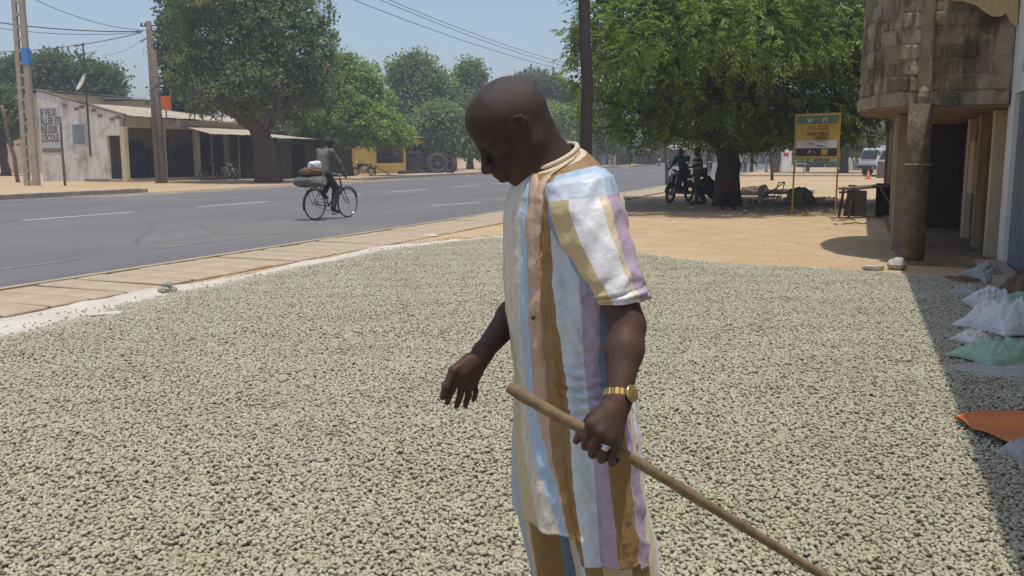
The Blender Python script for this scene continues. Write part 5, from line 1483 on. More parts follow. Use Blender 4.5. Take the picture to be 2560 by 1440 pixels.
def hem(i, t):
    a = ang(i, t, 1300)
    if a > 48: return 1277 + 3 * math.sin(a * .2)
    if a > -8: return 1340 - .05 * (a - 20)
    return 1360 + 6 * math.sin(a * .1)
NR = 250
verts, faces, mids = [], [], []
for r in range(NR + 1):
    q = r / NR
    for i, t in cols:
        yb = 366 + (hem(i, t) - 366) * q
        a = ang(i, t, yb)
        p = torso_pt(yb, a)
        verts.append(p)
nc = len(cols)
for r in range(NR):
    for c in range(nc):
        i, t = cols[c]; y = 366 + (hem(i, t) - 366) * (r + .5) / NR
        k = BND[i][1]
        a = ang(i, t + .5 / NC, y)
        if k == 'D': k = DE if y < 1030 else BR  # brown stripe goes dark denim higher up, the arm's shade put into its colour
        if y < 470 + .25 * abs(a - 10) and -70 < a < 66: k = BR
        if y < 394 and a < 66: k = PA
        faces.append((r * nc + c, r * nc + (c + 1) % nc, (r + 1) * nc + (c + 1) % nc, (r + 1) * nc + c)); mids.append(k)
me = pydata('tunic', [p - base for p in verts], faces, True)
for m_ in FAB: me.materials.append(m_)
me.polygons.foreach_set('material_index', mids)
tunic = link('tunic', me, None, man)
sd = tunic.modifiers.new('thickness', 'SOLIDIFY'); sd.thickness = .003; sd.offset = 1
# sleeves
def sleeve(name, rings, stripes, flip=1, seed=0):
    v, f, mm = [], [], []
    bn = [s[0] for s in stripes]; n = len(bn); J = 10; NCs = n * J
    Rn = 90; ks = np.linspace(0, 1, len(rings))
    for r in range(Rn + 1):
        q = r / Rn
        def it(k): return float(np.interp(q, ks, [g_[k] for g_ in rings]))
        c = P(it(0), it(1), it(2)); rad = it(3)
        dx = (np.interp(min(q + .05, 1), ks, [g_[0] for g_ in rings]) - np.interp(max(q - .05, 0), ks, [g_[0] for g_ in rings]))
        dy = (np.interp(min(q + .05, 1), ks, [g_[1] for g_ in rings]) - np.interp(max(q - .05, 0), ks, [g_[1] for g_ in rings]))
        ax = Vector((dx, 0, -dy)).normalized(); ax = (ax * (1 - .75 * q) + Vector((0, 0, -1)) * .75 * q).normalized()
        e1 = Vector((0, -1, 0)); e2 = ax.cross(e1).normalized()
        if e2.x < 0: e2 = -e2
        for i in range(n):
            for j in range(J):
                a = bn[i] + ((bn[(i + 1) % n] + (360 if i == n - 1 else 0)) - bn[i]) * j / J
                ar = math.radians(a)
                fold = .004 * math.sin(3 * ar + 4 * q + seed) * q + .0035 * math.sin(q * 34 + 2.5 * math.sin(ar * 2) + seed) * (.4 + .6 * q) + .003 * math.sin(ar * 7 + q * 9)
                fold += .0035 * (1 - abs(math.sin(q * 11 + 2.2 * math.sin(ar * 1.5)))) ** 3 + .003 * (1 - abs(math.sin(q * 7 - ar * 2.1))) ** 4
                fold += .006 * math.exp(-((q - .9) / .06) ** 2) * math.sin(q * 70 + ar * 2)
                rr = rad + fold
                v.append(c + e1 * math.cos(ar) * rr * (.92) + e2 * math.sin(ar) * rr - base)
    for r in range(Rn):
        for c in range(NCs):
            i = c // J; k = stripes[i][1]; q = (r + .5) / Rn
            if q < .27: k = SB if i in (2, 3, 4) else BL
            if q < .08: k = BL
            f.append((r * NCs + c, (r + 1) * NCs + c, (r + 1) * NCs + (c + 1) % NCs, r * NCs + (c + 1) % NCs)); mm.append(k)
    f.append(tuple(range(NCs))); mm.append(BL)
    me = pydata(name, v, f, True)
    for m_ in FAB: me.materials.append(m_)
    me.polygons.foreach_set('material_index', mm)
    o = link(name, me, None, man)
    s_ = o.modifiers.new('thickness', 'SOLIDIFY'); s_.thickness = .003; s_.offset = 1
    return o
sleeve('sleeve', [(1444, 428, 2.20, .045), (1450, 452, 2.18, .077), (1460, 520, 2.155, .086), (1488, 600, 2.125, .077), (1524, 680, 2.095, .066), (1544, 722, 2.083, .060), (1557, 752, 2.075, .054)],
       [(-180, SB), (-110, DE), (-72, TN), (-26, WH), (24, PA), (38, LI), (85, BR), (130, CR)])
sleeve('sleeve', [(1386, 440, 2.40, .05), (1370, 460, 2.42, .078), (1350, 540, 2.46, .080), (1334, 620, 2.51, .068), (1324, 690, 2.55, .06)],
       [(-180, SB), (-110, TN), (-60, BR), (-20, CR), (30, LI), (80, TN), (130, BL)], seed=2)
# front band with buttonhole, running from the collar down over the front
def band(name, pts, wid, mat_, lift=.006):
    v, f = [], []
    for i, (y, a) in enumerate(pts):
        wd_ = wid(y) if callable(wid) else wid
        for k in (-1, -.4, .4, 1):
            p = torso_pt(y, a + k * wd_ / 2)
            c = torso_pt(y, a + 180)
            o = (p - c); o.z = 0; o.normalize()
            v.append(p + o * (lift if abs(k) < .9 else lift * .35) - base)
    for i in range(len(pts) - 1):
        for j in range(3): f.append((i * 4 + j, i * 4 + j + 1, (i + 1) * 4 + j + 1, (i + 1) * 4 + j))
    o = link(name, pydata(name, v, f, True), mat_, man)
    s_ = o.modifiers.new('thickness', 'SOLIDIFY'); s_.thickness = .003
    return o
ys = np.linspace(380, 985, 70)
band('placket', [(y, float(np.interp(y, [380, 480, 700, 985], [74, 77, 75, 77]))) for y in ys], 13, FAB[RT])
pb = torso_pt(772, 75); oc = pb - torso_pt(772, 255); oc.normalize()
MB().ball((0, 0, 0), .0055, 10, 6).build('button', M['wood_dark'], man, True, loc=pb + oc * .012 - base)
# collar: a rolled band round the neck opening, running down into the front band
cp = []
for a in range(-180, 181, 12):
    q = torso_pt(367, a); cp.append(q + Vector((0, 0, .006)) - base)
cb = MB(); cb.tube(cp[:-1], .0065, 8, closed=True); cb.build('collar', FAB[PA], man, True)
band('lapel', [(float(y), float(np.interp(y, [368, 376, 390, 410, 440, 480, 700], [-60, -10, 30, 52, 64, 72, 71]))) for y in np.linspace(368, 640, 50)], lambda y: float(np.interp(y, [368, 520, 640], [13, 12, 1.5])), FAB[RT], .008)
# trousers
def leg(name, rings, stripes):
    v, f, mm = [], [], []; n = len(stripes) * 5
    for y_, (cx, Y, r) in rings:
        c = P(cx, y_, Y)
        for i in range(n):
            ar = 2 * PI * i / n
            fold = .010 * math.sin(4 * ar + y_ * .003) + .005 * math.sin(9 * ar + y_ * .01)
            v.append(c + Vector((math.sin(ar), -math.cos(ar) * .95, 0)) * (r + fold) - base)
    for q in range(len(rings) - 1):
        for i in range(n):
            f.append((q * n + i, (q + 1) * n + i, (q + 1) * n + (i + 1) % n, q * n + (i + 1) % n)); mm.append(stripes[i // 5])
    me = pydata(name, v, f, True)
    for m_ in FAB: me.materials.append(m_)
    me.polygons.foreach_set('material_index', mm)
    o = link(name, me, None, man)
    s_ = o.modifiers.new('thickness', 'SOLIDIFY'); s_.thickness = .003; s_.offset = 1
def gz(z, Y): return 720 + F * (math.tan(PITCH + 0) * 0) if False else None
def rowz(z, Y):                                # photo row of a height at distance Y
    for it in range(2): pass
    d = (CAMH - z) / Y
    return 720 + F * math.tan(math.atan(d) - PITCH)
def legrings(pts):
    return [(rowz(z, Y), (cx, Y, r)) for z, cx, Y, r in pts]
leg('trouser_leg', legrings([(.86, 1405, 2.38, .085), (.70, 1395, 2.385, .098), (.52, 1385, 2.385, .112), (.42, 1395, 2.38, .105), (.30, 1410, 2.385, .10), (.16, 1425, 2.39, .085), (.12, 1427, 2.39, .08)]), [DE, DE, SB, TN, LI, CR, WH, BL, TN, BR, CR, LI, GB, GB, GB, TN, BR, BR])
leg('trouser_leg', legrings([(.86, 1485, 2.29, .085), (.70, 1495, 2.285, .095), (.52, 1512, 2.27, .108), (.42, 1530, 2.26, .116), (.30, 1545, 2.265, .11), (.16, 1555, 2.27, .09), (.12, 1556, 2.27, .085)]), [PA, BR, PA, SB, CR, WH, LI, TN, DE, BR, TN, SB, PA, SB, PA, SB, BR, TN])
for f_ in (footL, footR):
    m_ = MB(); m_.rbox((0, 0, 0), (.27, .10, .02), .008, (0, 0, math.radians(32)))
    m_.build('sandal', M['wood_dark'], man, loc=Vector(f_) + Vector((-.07, -.045, -.078)) - base)
# watch and ring
wr = Vector(lw) * .93 + Vector(le) * .07
axw = (Vector(le) - Vector(lw)).normalized()
Mq = axw.to_track_quat('Z', 'Y').to_matrix()
M['gold'] = mat('gold_metal', (.62, .42, .16), (.42, .27, .10), 60, .32, .1, 80, .002, metal=.85)
wb = MB(); seg_ = []
for i in range(20):
    a0 = 2 * PI * i / 20
    wb.rbox((math.cos(a0) * .0335, math.sin(a0) * .0295, 0), (.0042, .0098, .017), .0012, (0, 0, a0))
wb.v = [Mq @ p + wr for p in wb.v]
wo = thing_part = wb.build('watch', M['gold'], man, False, base)
dv = (Vector((0.62, -.78, .12)) - axw * Vector((0.62, -.78, .12)).dot(axw)).normalized()
fc = wr + dv * .0365
Mf = dv.to_track_quat('Z', 'Y').to_matrix()
wb = MB(); wb.lathe([(0, -.004), (.017, -.004), (.0195, 0), (.0195, .003), (.0165, .0055), (0, .0052)], (0, 0, 0), 24)
wb.v = [Mf @ p + fc for p in wb.v]; wb.build('watch_face', M['gold'], wo, True, base)
rg = Vector(K3) * .55 + Vector(A_(1504, 1130, 1.903)) * .45
rax = (Vector(A_(1504, 1130, 1.903)) - Vector(K3)).normalized(); Mr = rax.to_track_quat('Z', 'Y').to_matrix()
rb = MB(); rb.torus((0, 0, 0), .0125, .0028, 'z', 20, 6); rb.v = [Mr @ p + rg for p in rb.v]
rb.ball(rg + Vector((-.002, -.0135, -.004)), .0085, 8, 5, (1.1, .6, .9), .06)
rb.build('finger_ring', M['chrome'], man, False, base)
# the stick
def m_stick():
    m = NT('peeled_stick'); co = m.coord()
    mp = m.n('Mapping'); mp.inputs['Scale'].default_value = (9, 9, 9); m.l(co, mp.inputs[0])
    n = m.noise(mp.outputs[0], 2.2, 6, .7); n2 = m.noise(co, 55, 4)
    m.bump(n2, .4, .004)
    return m.fin(m.ramp(n, [(.3, (.31, .225, .13)), (.5, (.22, .155, .088)), (.7, (.13, .09, .055))]), .7)
sp = [P(1271, 967, 1.935), P(1360, 1020, 1.938), P(1453, 1070, 1.942), P(1510, 1104, 1.948), P(1567, 1139, 1.962), P(1720, 1232, 2.02), P(1880, 1330, 2.10), P(2060, 1441, 2.20), P(2320, 1600, 2.33)]
end = sp[-1]; 
while end.z > .07: end = end + (sp[-1] - sp[-2]).normalized() * .02
sp.append(end)
fine_ = []
for a, b in zip(sp[:-1], sp[1:]):
    for t in np.linspace(0, 1, 5)[:-1]: fine_.append(a.lerp(b, float(t)))
fine_.append(sp[-1])
rr = [(.0140 - .0030 * i / len(fine_)) * (1 + .04 * math.sin(i * 1.9)) + (.0022 if i % 9 == 2 else 0) for i in range(len(fine_))]
rr[0] = .0125
sk = MB(); sk.tube(fine_, rr, 12)
so = sk.build('stick', m_stick(), None, True, off=sp[-1], loc=sp[-1])
tag(so, 'long peeled wooden stick held by the man in the striped tunic', 'stick')
# ------------------------------------------------------------------ drying spread of cashew nuts on a sheet
# field outline in road coordinates (u, v)
FIELD = [(-0.5, -1.55), (11.6, -1.45), (11.95, -0.3), (12.05, 1.4), (12.85, 2.9), (14.6, 4.6), (14.9, 5.7), (14.2, 6.25), (11.8, 6.72), (9.4, 6.70), (7.4, 6.60), (6.2, 6.45), (5.2, 6.38), (2.0, 6.35), (-0.5, 6.3)]
FA = np.array(FIELD)
def field_dist(u, v):                       # signed distance to the outline, positive inside
    u = np.asarray(u, float); v = np.asarray(v, float)
    d = np.full(u.shape, 1e9); ins = np.zeros(u.shape, bool)
    m = len(FA)
    for i in range(m):
        a, b = FA[i], FA[(i + 1) % m]; ab = b - a
        t = np.clip(((u - a[0]) * ab[0] + (v - a[1]) * ab[1]) / (ab @ ab), 0, 1)
        d = np.minimum(d, np.hypot(u - a[0] - t * ab[0], v - a[1] - t * ab[1]))
        c = (a[1] > v) != (b[1] > v)
        with np.errstate(divide='ignore', invalid='ignore'):
            x = a[0] + (v - a[1]) * ab[0] / (ab[1] if ab[1] != 0 else 1e-9)
        ins ^= c & (u < x)
    return np.where(ins, d, -d)
_w = [(rng.uniform(.6, 5), rng.uniform(0, 2 * PI), rng.uniform(0, 2 * PI)) for _ in range(14)]
def wob(u, v):
    s = 0
    for k, a, p in _w: s = s + np.sin(k * (u * math.cos(a) + v * math.sin(a)) + p) / (1 + .35 * k)
    return s / 5
def bed(u, v):
    d = field_dist(u, v) + .16 * wob(u * 1.7, v * 1.7)
    t = np.clip(d / .55, 0, 1); t = t * t * (3 - 2 * t)
    return t * (.062 + .020 * wob(u, v) + .003 * np.sin(9.0 * (u + .5 * v) + 2 * wob(u * .8, v * .8))), d

def m_nut():
    m = NT('cashew_shell'); info = m.n('ObjectInfo')
    c = m.ramp(info.outputs['Random'], [(0, (.40, .37, .285)), (.22, (.465, .435, .34)), (.45, (.56, .54, .43)), (.66, (.41, .39, .30)), (.80, (.48, .42, .32)), (.92, (.39, .32, .235)), (.985, (.28, .22, .16)), (1.0, (.57, .55, .45))])
    co = m.coord('Object'); nz = m.noise(co, 75, 3)
    c = m.mix(m.ramp(nz, [(.45, 0), (.70, .30)]), c, (.30, .25, .17))
    pn = m.noise(info.outputs['Location'], 1.3, 4, .6)
    c = m.mix(m.ramp(pn, [(.42, 0), (.66, .34)]), c, (.34, .29, .20))
    c = m.mix(1.0, c, (.945, .965, .90), 'MULTIPLY')
    return m.fin(c, .66, spec=.25)
M['nut'] = m_nut()
def nut_mesh():
    rings, seg = 9, 9; v, f = [], []
    for i in range(rings):
        t = i / (rings - 1); a = (t - .5) * 2.35
        Rr = .0098
        c = Vector((math.sin(a) * .0115, -Rr + math.cos(a) * Rr * 1.0, 0))
        tx = Vector((math.cos(a), -math.sin(a), 0)); nx = Vector((math.sin(a), math.cos(a), 0))
        r = .0082 * (max(0.0, 1 - abs(2 * t - 1) ** 2.6) ** .5) * (1.12 - .28 * t) + .0004
        for j in range(seg):
            q = 2 * PI * j / seg
            v.append(c + nx * math.cos(q) * r * 1.02 + Vector((0, 0, 1)) * math.sin(q) * r * .84)
    for i in range(rings - 1):
        for j in range(seg): f.append((i * seg + j, i * seg + (j + 1) % seg, (i + 1) * seg + (j + 1) % seg, (i + 1) * seg + j))
    f.append(tuple(range(seg - 1, -1, -1))); f.append(tuple(range((rings - 1) * seg, rings * seg)))
    me = pydata('cashew_nut', v, [q[::-1] for q in f], True); me.materials.append(M['nut'])
    return me
NUT = nut_mesh()
# scatter: dense near the camera, thinner and a little larger far away
N0 = 680000
u = rng.uniform(-.6, 15.4, N0); v = rng.uniform(-1.7, 6.95, N0)
hz, dd = bed(u, v)
wx = u * ST - v * CT; wy = u * CT + v * ST
far = np.clip((wy - 3.2) / 9.0, 0, 1)
edge = np.clip(dd / .22 + .30, 0, 1) ** 2
px = wx / np.maximum(wy, .3)
vis = (wy > 1.2) & (np.abs(px) < .57 + 1.3 / np.maximum(wy, .5)) 
keep = (dd > -.22) & (rng.random(N0) < edge * (1.0 - .42 * far)) & vis
# a few strays on the sheet at the edge
stray = (dd < 0) & (dd > -.55) & (v > 4) & (rng.random(N0) < .022) & (rng.random(N0) < 1) & vis
keep |= stray
u, v, hz, wx, wy, far, dd = [a[keep] for a in (u, v, hz, wx, wy, far, dd)]
K = len(u)
rot = np.stack([rng.normal(0, .42, K), rng.normal(0, .42, K), rng.uniform(0, 2 * PI, K)], 1)
scl = rng.uniform(.70, .98, K) * (1 + .16 * far)
jit = rng.uniform(-.005, .010, K)
zz = np.maximum(hz + .004 + jit, .0145 + rng.uniform(0, .003, K))
pos = np.stack([wx, wy, zz], 1).astype(np.float32)
ordr = np.argsort(np.where((np.abs(px[keep]) < .56) & (wy > 3.0) & (zz > hz + .008), wy, 1e9))
near_i = ordr[:300]
rest = np.ones(K, bool); rest[near_i] = False
nut0 = None
for i in near_i:
    o = link('cashew_nut', NUT, None, None, pos[i].tolist())
    o.rotation_euler = rot[i].tolist(); s_ = float(scl[i]); o.scale = (s_, s_, s_)
    tag(o, 'pale kidney-shaped cashew nut lying loose on top of the drying spread', 'nut', 'cashew nuts spread out to dry')
    if nut0 is None: nut0 = o
# bulk: bed surface plus instanced nuts in one object
nu, nv = 125, 68
gu, gv = np.meshgrid(np.linspace(-.6, 15.3, nu), np.linspace(-1.7, 6.9, nv), indexing='ij')
gz, gd = bed(gu.ravel(), gv.ravel())
bx_ = np.stack([gu.ravel() * ST - gv.ravel() * CT, gu.ravel() * CT + gv.ravel() * ST, np.where(gd > .02, gz - .004, -.03)], 1)
ii = np.arange(nu * nv).reshape(nu, nv)
bf = np.stack([ii[:-1, :-1], ii[:-1, 1:], ii[1:, 1:], ii[1:, :-1]], -1).reshape(-1, 4)
nb = len(bx_); nr = int(rest.sum())
me = bpy.data.meshes.new('cashew_nuts')
me.vertices.add(nb + nr)
me.vertices.foreach_set('co', np.concatenate([bx_, pos[rest]]).astype(np.float32).ravel())
me.loops.add(bf.size); me.loops.foreach_set('vertex_index', bf.astype(np.int32).ravel())
me.polygons.add(len(bf)); me.polygons.foreach_set('loop_start', np.arange(0, bf.size, 4, dtype=np.int32))
me.update(calc_edges=True)
at = me.attributes.new('nrot', 'FLOAT_VECTOR', 'POINT'); at.data.foreach_set('vector', np.concatenate([np.zeros((nb, 3)), rot[rest]]).astype(np.float32).ravel())
at = me.attributes.new('nscl', 'FLOAT', 'POINT'); at.data.foreach_set('value', np.concatenate([np.zeros(nb), scl[rest]]).astype(np.float32))
at = me.attributes.new('isnut', 'BOOLEAN', 'POINT'); at.data.foreach_set('value', np.concatenate([np.zeros(nb, bool), np.ones(nr, bool)]))
M['nutbed'] = mat('nut_bed_depth', (.44, .405, .31), (.33, .30, .225), 60, .9, .8, 90, .02)
nuts = link('cashew_nuts', me, M['nutbed'])
tag(nuts, 'wide bed of pale cashew nuts spread on a sheet to dry beside the road', 'nuts', kind='stuff')
ng = bpy.data.node_groups.new('nut_scatter', 'GeometryNodeTree')
ng.interface.new_socket('Geometry', in_out='INPUT', socket_type='NodeSocketGeometry')
ng.interface.new_socket('Geometry', in_out='OUTPUT', socket_type='NodeSocketGeometry')
gi = ng.nodes.new('NodeGroupInput'); go = ng.nodes.new('NodeGroupOutput')
ip = ng.nodes.new('GeometryNodeInstanceOnPoints'); oi = ng.nodes.new('GeometryNodeObjectInfo'); jn = ng.nodes.new('GeometryNodeJoinGeometry')
oi.inputs['Object'].default_value = nut0; oi.transform_space = 'ORIGINAL'; oi.inputs['As Instance'].default_value = True
def nattr(nm, t):
    a = ng.nodes.new('GeometryNodeInputNamedAttribute'); a.data_type = t; a.inputs['Name'].default_value = nm
    return a.outputs['Attribute']
e2r = ng.nodes.new('FunctionNodeEulerToRotation')
ng.links.new(nattr('nrot', 'FLOAT_VECTOR'), e2r.inputs[0])
ng.links.new(gi.outputs[0], ip.inputs['Points']); ng.links.new(oi.outputs['Geometry'], ip.inputs['Instance'])
ng.links.new(e2r.outputs[0], ip.inputs['Rotation']); ng.links.new(nattr('nscl', 'FLOAT'), ip.inputs['Scale'])
ng.links.new(nattr('isnut', 'BOOLEAN'), ip.inputs['Selection'])
ng.links.new(gi.outputs[0], jn.inputs[0]); ng.links.new(ip.outputs[0], jn.inputs[0]); ng.links.new(jn.outputs[0], go.inputs[0])
md = nuts.modifiers.new('scatter', 'NODES'); md.node_group = ng
print('NUTS', K)
# the sheet
tn, tm = 150, 40
def sheet_edge(u): return 6.96 + .07 * math.sin(u * 1.1 + .4) + .06 * math.sin(u * 2.7) - (.0 if u < 12.5 else .42 * (u - 12.5))
v_, f_ = [], []
for i in range(tn + 1):
    u_ = -0.6 + 15.9 * i / tn
    top = sheet_edge(u_)
    for j in range(tm + 1):
        t = j / tm; vv = 4.6 + (top - 4.6) * t
        fold = .010 * max(0, math.sin(vv * 34 + 2.2 * math.sin(u_ * .9) + .8 * math.sin(u_ * 2.9))) * (1 if t > .72 else .2)
        z = .008 + fold + .016 * max(0, math.sin(u_ * 5.2 + vv * 9)) * (t > .8) * (.5 + .5 * math.sin(u_ * 1.3)) 
        if t > .9: z += (.014 + .010 * math.sin(u_ * 1.9 + 1) + .006 * math.sin(u_ * 6.1)) * math.sin((t - .9) / .1 * PI)
        v_.append(R(u_, vv, z))
for i in range(tn):
    for j in range(tm): f_.append((i * (tm + 1) + j, i * (tm + 1) + j + 1, (i + 1) * (tm + 1) + j + 1, (i + 1) * (tm + 1) + j))
M['sheet'] = mat('off_white_sheet', (.60, .56, .47), (.50, .455, .375), 2.2, .75, .3, 14, .02)
so = link('ground_sheet', pydata('ground_sheet', v_, f_, True), M['sheet'])
tag(so, 'off-white plastic sheet edge showing between the nuts and the concrete slabs', 'sheet')
# debris on the spread's edge
def stone(name, loc, r, label, m='stone', sc=(1, .8, .7), group=None):
    o = MB().ball((0, 0, 0), r, 9, 6, sc, .14).build(name, M[m], None, False, loc=(loc[0], loc[1], loc[2] + r * sc[2] * .8))
    return tag(o, label, 'stone', group)
pl = R(7.42, 6.74, .02)
st = thing('stone_pile', 'small heap of grey stones holding down the sheet edge by the slabs', 'stones', pl)
for dx, dy, dz, r in ((0, 0, .02, .05), (.07, .03, .02, .045), (-.06, .03, .02, .042), (.02, .02, .075, .045)):
    MB().ball((dx, dy, dz), r, 8, 5, (1, .85, .75), .14).build('stone', flat('grey_stone', (.40, .37, .30)), st)
c_ = R(6.0, 6.12, .06)
o = MB().box((0, 0, .0), (.26, .12, .01), (.04, -.05, .1)).build('plastic_scrap', M['sheet'], None, loc=c_)
tag(o, 'small white scrap of sheet lying on the nuts near the sheet edge', 'scrap')
stone('white_stone', R(12.35, -.50, 0), .125, 'rounded whitish stone standing against the foot of the concrete pillar')
stone('flat_white_stone', R(12.2, -.22, 0), .12, 'flat pale stone lying on the edge of the nuts near the pillar', 'stone', (1.2, .8, .35))
# ------------------------------------------------------------------ small figures, cycles
def stand(h=1.0, dx=0.0):
    J = dict(pel=(0, 0, .95), chest=(.01, 0, 1.27), neck=(.01, 0, 1.45), head=(.03, 0, 1.60), hdir=(1, 0, -.1),
             S=[(0, s * .18, 1.41) for s in (1, -1)], E=[(-.02, s * .23, 1.13) for s in (1, -1)], W=[(.06, s * .24, .88) for s in (1, -1)],
             H=[(0, s * .09, .92) for s in (1, -1)], K=[(.03, s * .10 + 0, .50) for s in (1, -1)], A=[(0, s * .11, .08) for s in (1, -1)], T=[(.16, s * .13, .03) for s in (1, -1)])
    return J
def figure(label, loc, rz, J, shirt, trous, sc=1.0, vox=.014, hat=None, short=False, nm='person', longs=False, tail=False):
    V = lambda p: np.array(p, float)
    root = thing(nm, label, 'person', loc, rz); root.scale = (sc, sc, sc)
    allp = [V(J['pel']), V(J['chest']), V(J['head'])] + [V(q) for k in 'SEWHKAT' for q in J[k]]
    lo = np.min(allp, 0) - .22; hi = np.max(allp, 0) + .22
    S = SDF(lo, hi, vox)
    S.cone(J['pel'], J['chest'], .125, .135, .05); S.cone(J['chest'], J['neck'], .12, .06, .05); S.cone(J['neck'], V(J['head']) + V((-.02, 0, -.03)), .058, .055, .02)
    headf(S, J['head'], frame(J['hdir'], (0, 0, 1)), 1.0, False)
    for i in range(2):
        S.cone(J['chest'], J['S'][i], .09, .06, .05); S.cone(J['S'][i], J['E'][i], .056, .042, .02); S.cone(J['E'][i], J['W'][i], .042, .028, .015)
        w, e = V(J['W'][i]), V(J['E'][i]); d = (w - e) / max(np.linalg.norm(w - e), 1e-6); sd = np.cross(d, (0, 0, 1.0)); sd = sd / max(np.linalg.norm(sd), 1e-6)
        S.cone(w, w + d * .075, .030, .030, .01)
        for q, l in ((-1.5, .055), (-.5, .07), (.5, .07), (1.5, .06)): S.cone(w + d * .08 + sd * q * .017, w + d * (.10 + l) + sd * q * .019, .0105, .009, .004)
        S.cone(w + d * .03, w + d * .08 + sd * .05, .014, .010, .006)
        S.cone(J['pel'], J['H'][i], .12, .095, .05); S.cone(J['H'][i], J['K'][i], .09, .062, .03); S.cone(J['K'][i], J['A'][i], .060, .040, .02); S.cone(J['A'][i], J['T'][i], .042, .034, .02)
    link('body', S.mesh('body'), M['skin_far'], root)
    C = SDF(lo, hi, vox)
    C.cone(V(J['pel']) + V((0, 0, .0)), J['chest'], .155, .155, .05); C.cone(J['chest'], V(J['neck']) - V((0, 0, .02)), .14, .075, .05)
    if tail: C.cone(J['pel'], V(J['pel']) + V((-.06, 0, -.14)), .155, .15, .04)
    for i in range(2):
        C.cone(J['chest'], J['S'][i], .105, .075, .05)
        e = V(J['E'][i]); s = V(J['S'][i])
        C.cone(s, e if longs else s + (e - s) * .75, .072, .058, .03)
        if longs: C.cone(e, e + (V(J['W'][i]) - e) * .85, .058, .046, .02)
    link('shirt', C.mesh('shirt'), shirt, root)
    D = SDF(lo, hi, vox)
    D.cone(J['pel'], V(J['pel']) + V((0, 0, .06)), .145, .14, .03)
    for i in range(2):
        D.cone(J['pel'], J['H'][i], .135, .11, .04); D.cone(J['H'][i], J['K'][i], .104, .080, .03)
        if not short:
            k, a = V(J['K'][i]), V(J['A'][i]); D.cone(k, k + (a - k) * .92, .080, .062, .03)
    link('trousers', D.mesh('trousers'), trous, root)
    if hat is not None:
        b = MB(); HRm = Matrix(frame(J['hdir'], (0, 0, 1)).tolist())
        b.ball((-.012, 0, .055), .108, 14, 8, (1.0, .86, .80)); b.prism([(.06, -.07), (.17, -.055), (.185, 0), (.17, .055), (.06, .07)], .045, .058)
        b.v = [HRm @ p + Vector(J['head']) for p in b.v]
        b.build('cap', hat, root, True)
    else:
        b = MB(); HRm = Matrix(frame(J['hdir'], (0, 0, 1)).tolist())
        b.ball((-.022, 0, .058), .100, 12, 8, (1.0, .84, .84)); b.v = [HRm @ p + Vector(J['head']) for p in b.v]
        b.build('hair', M['black_metal'], root, True)
    return root

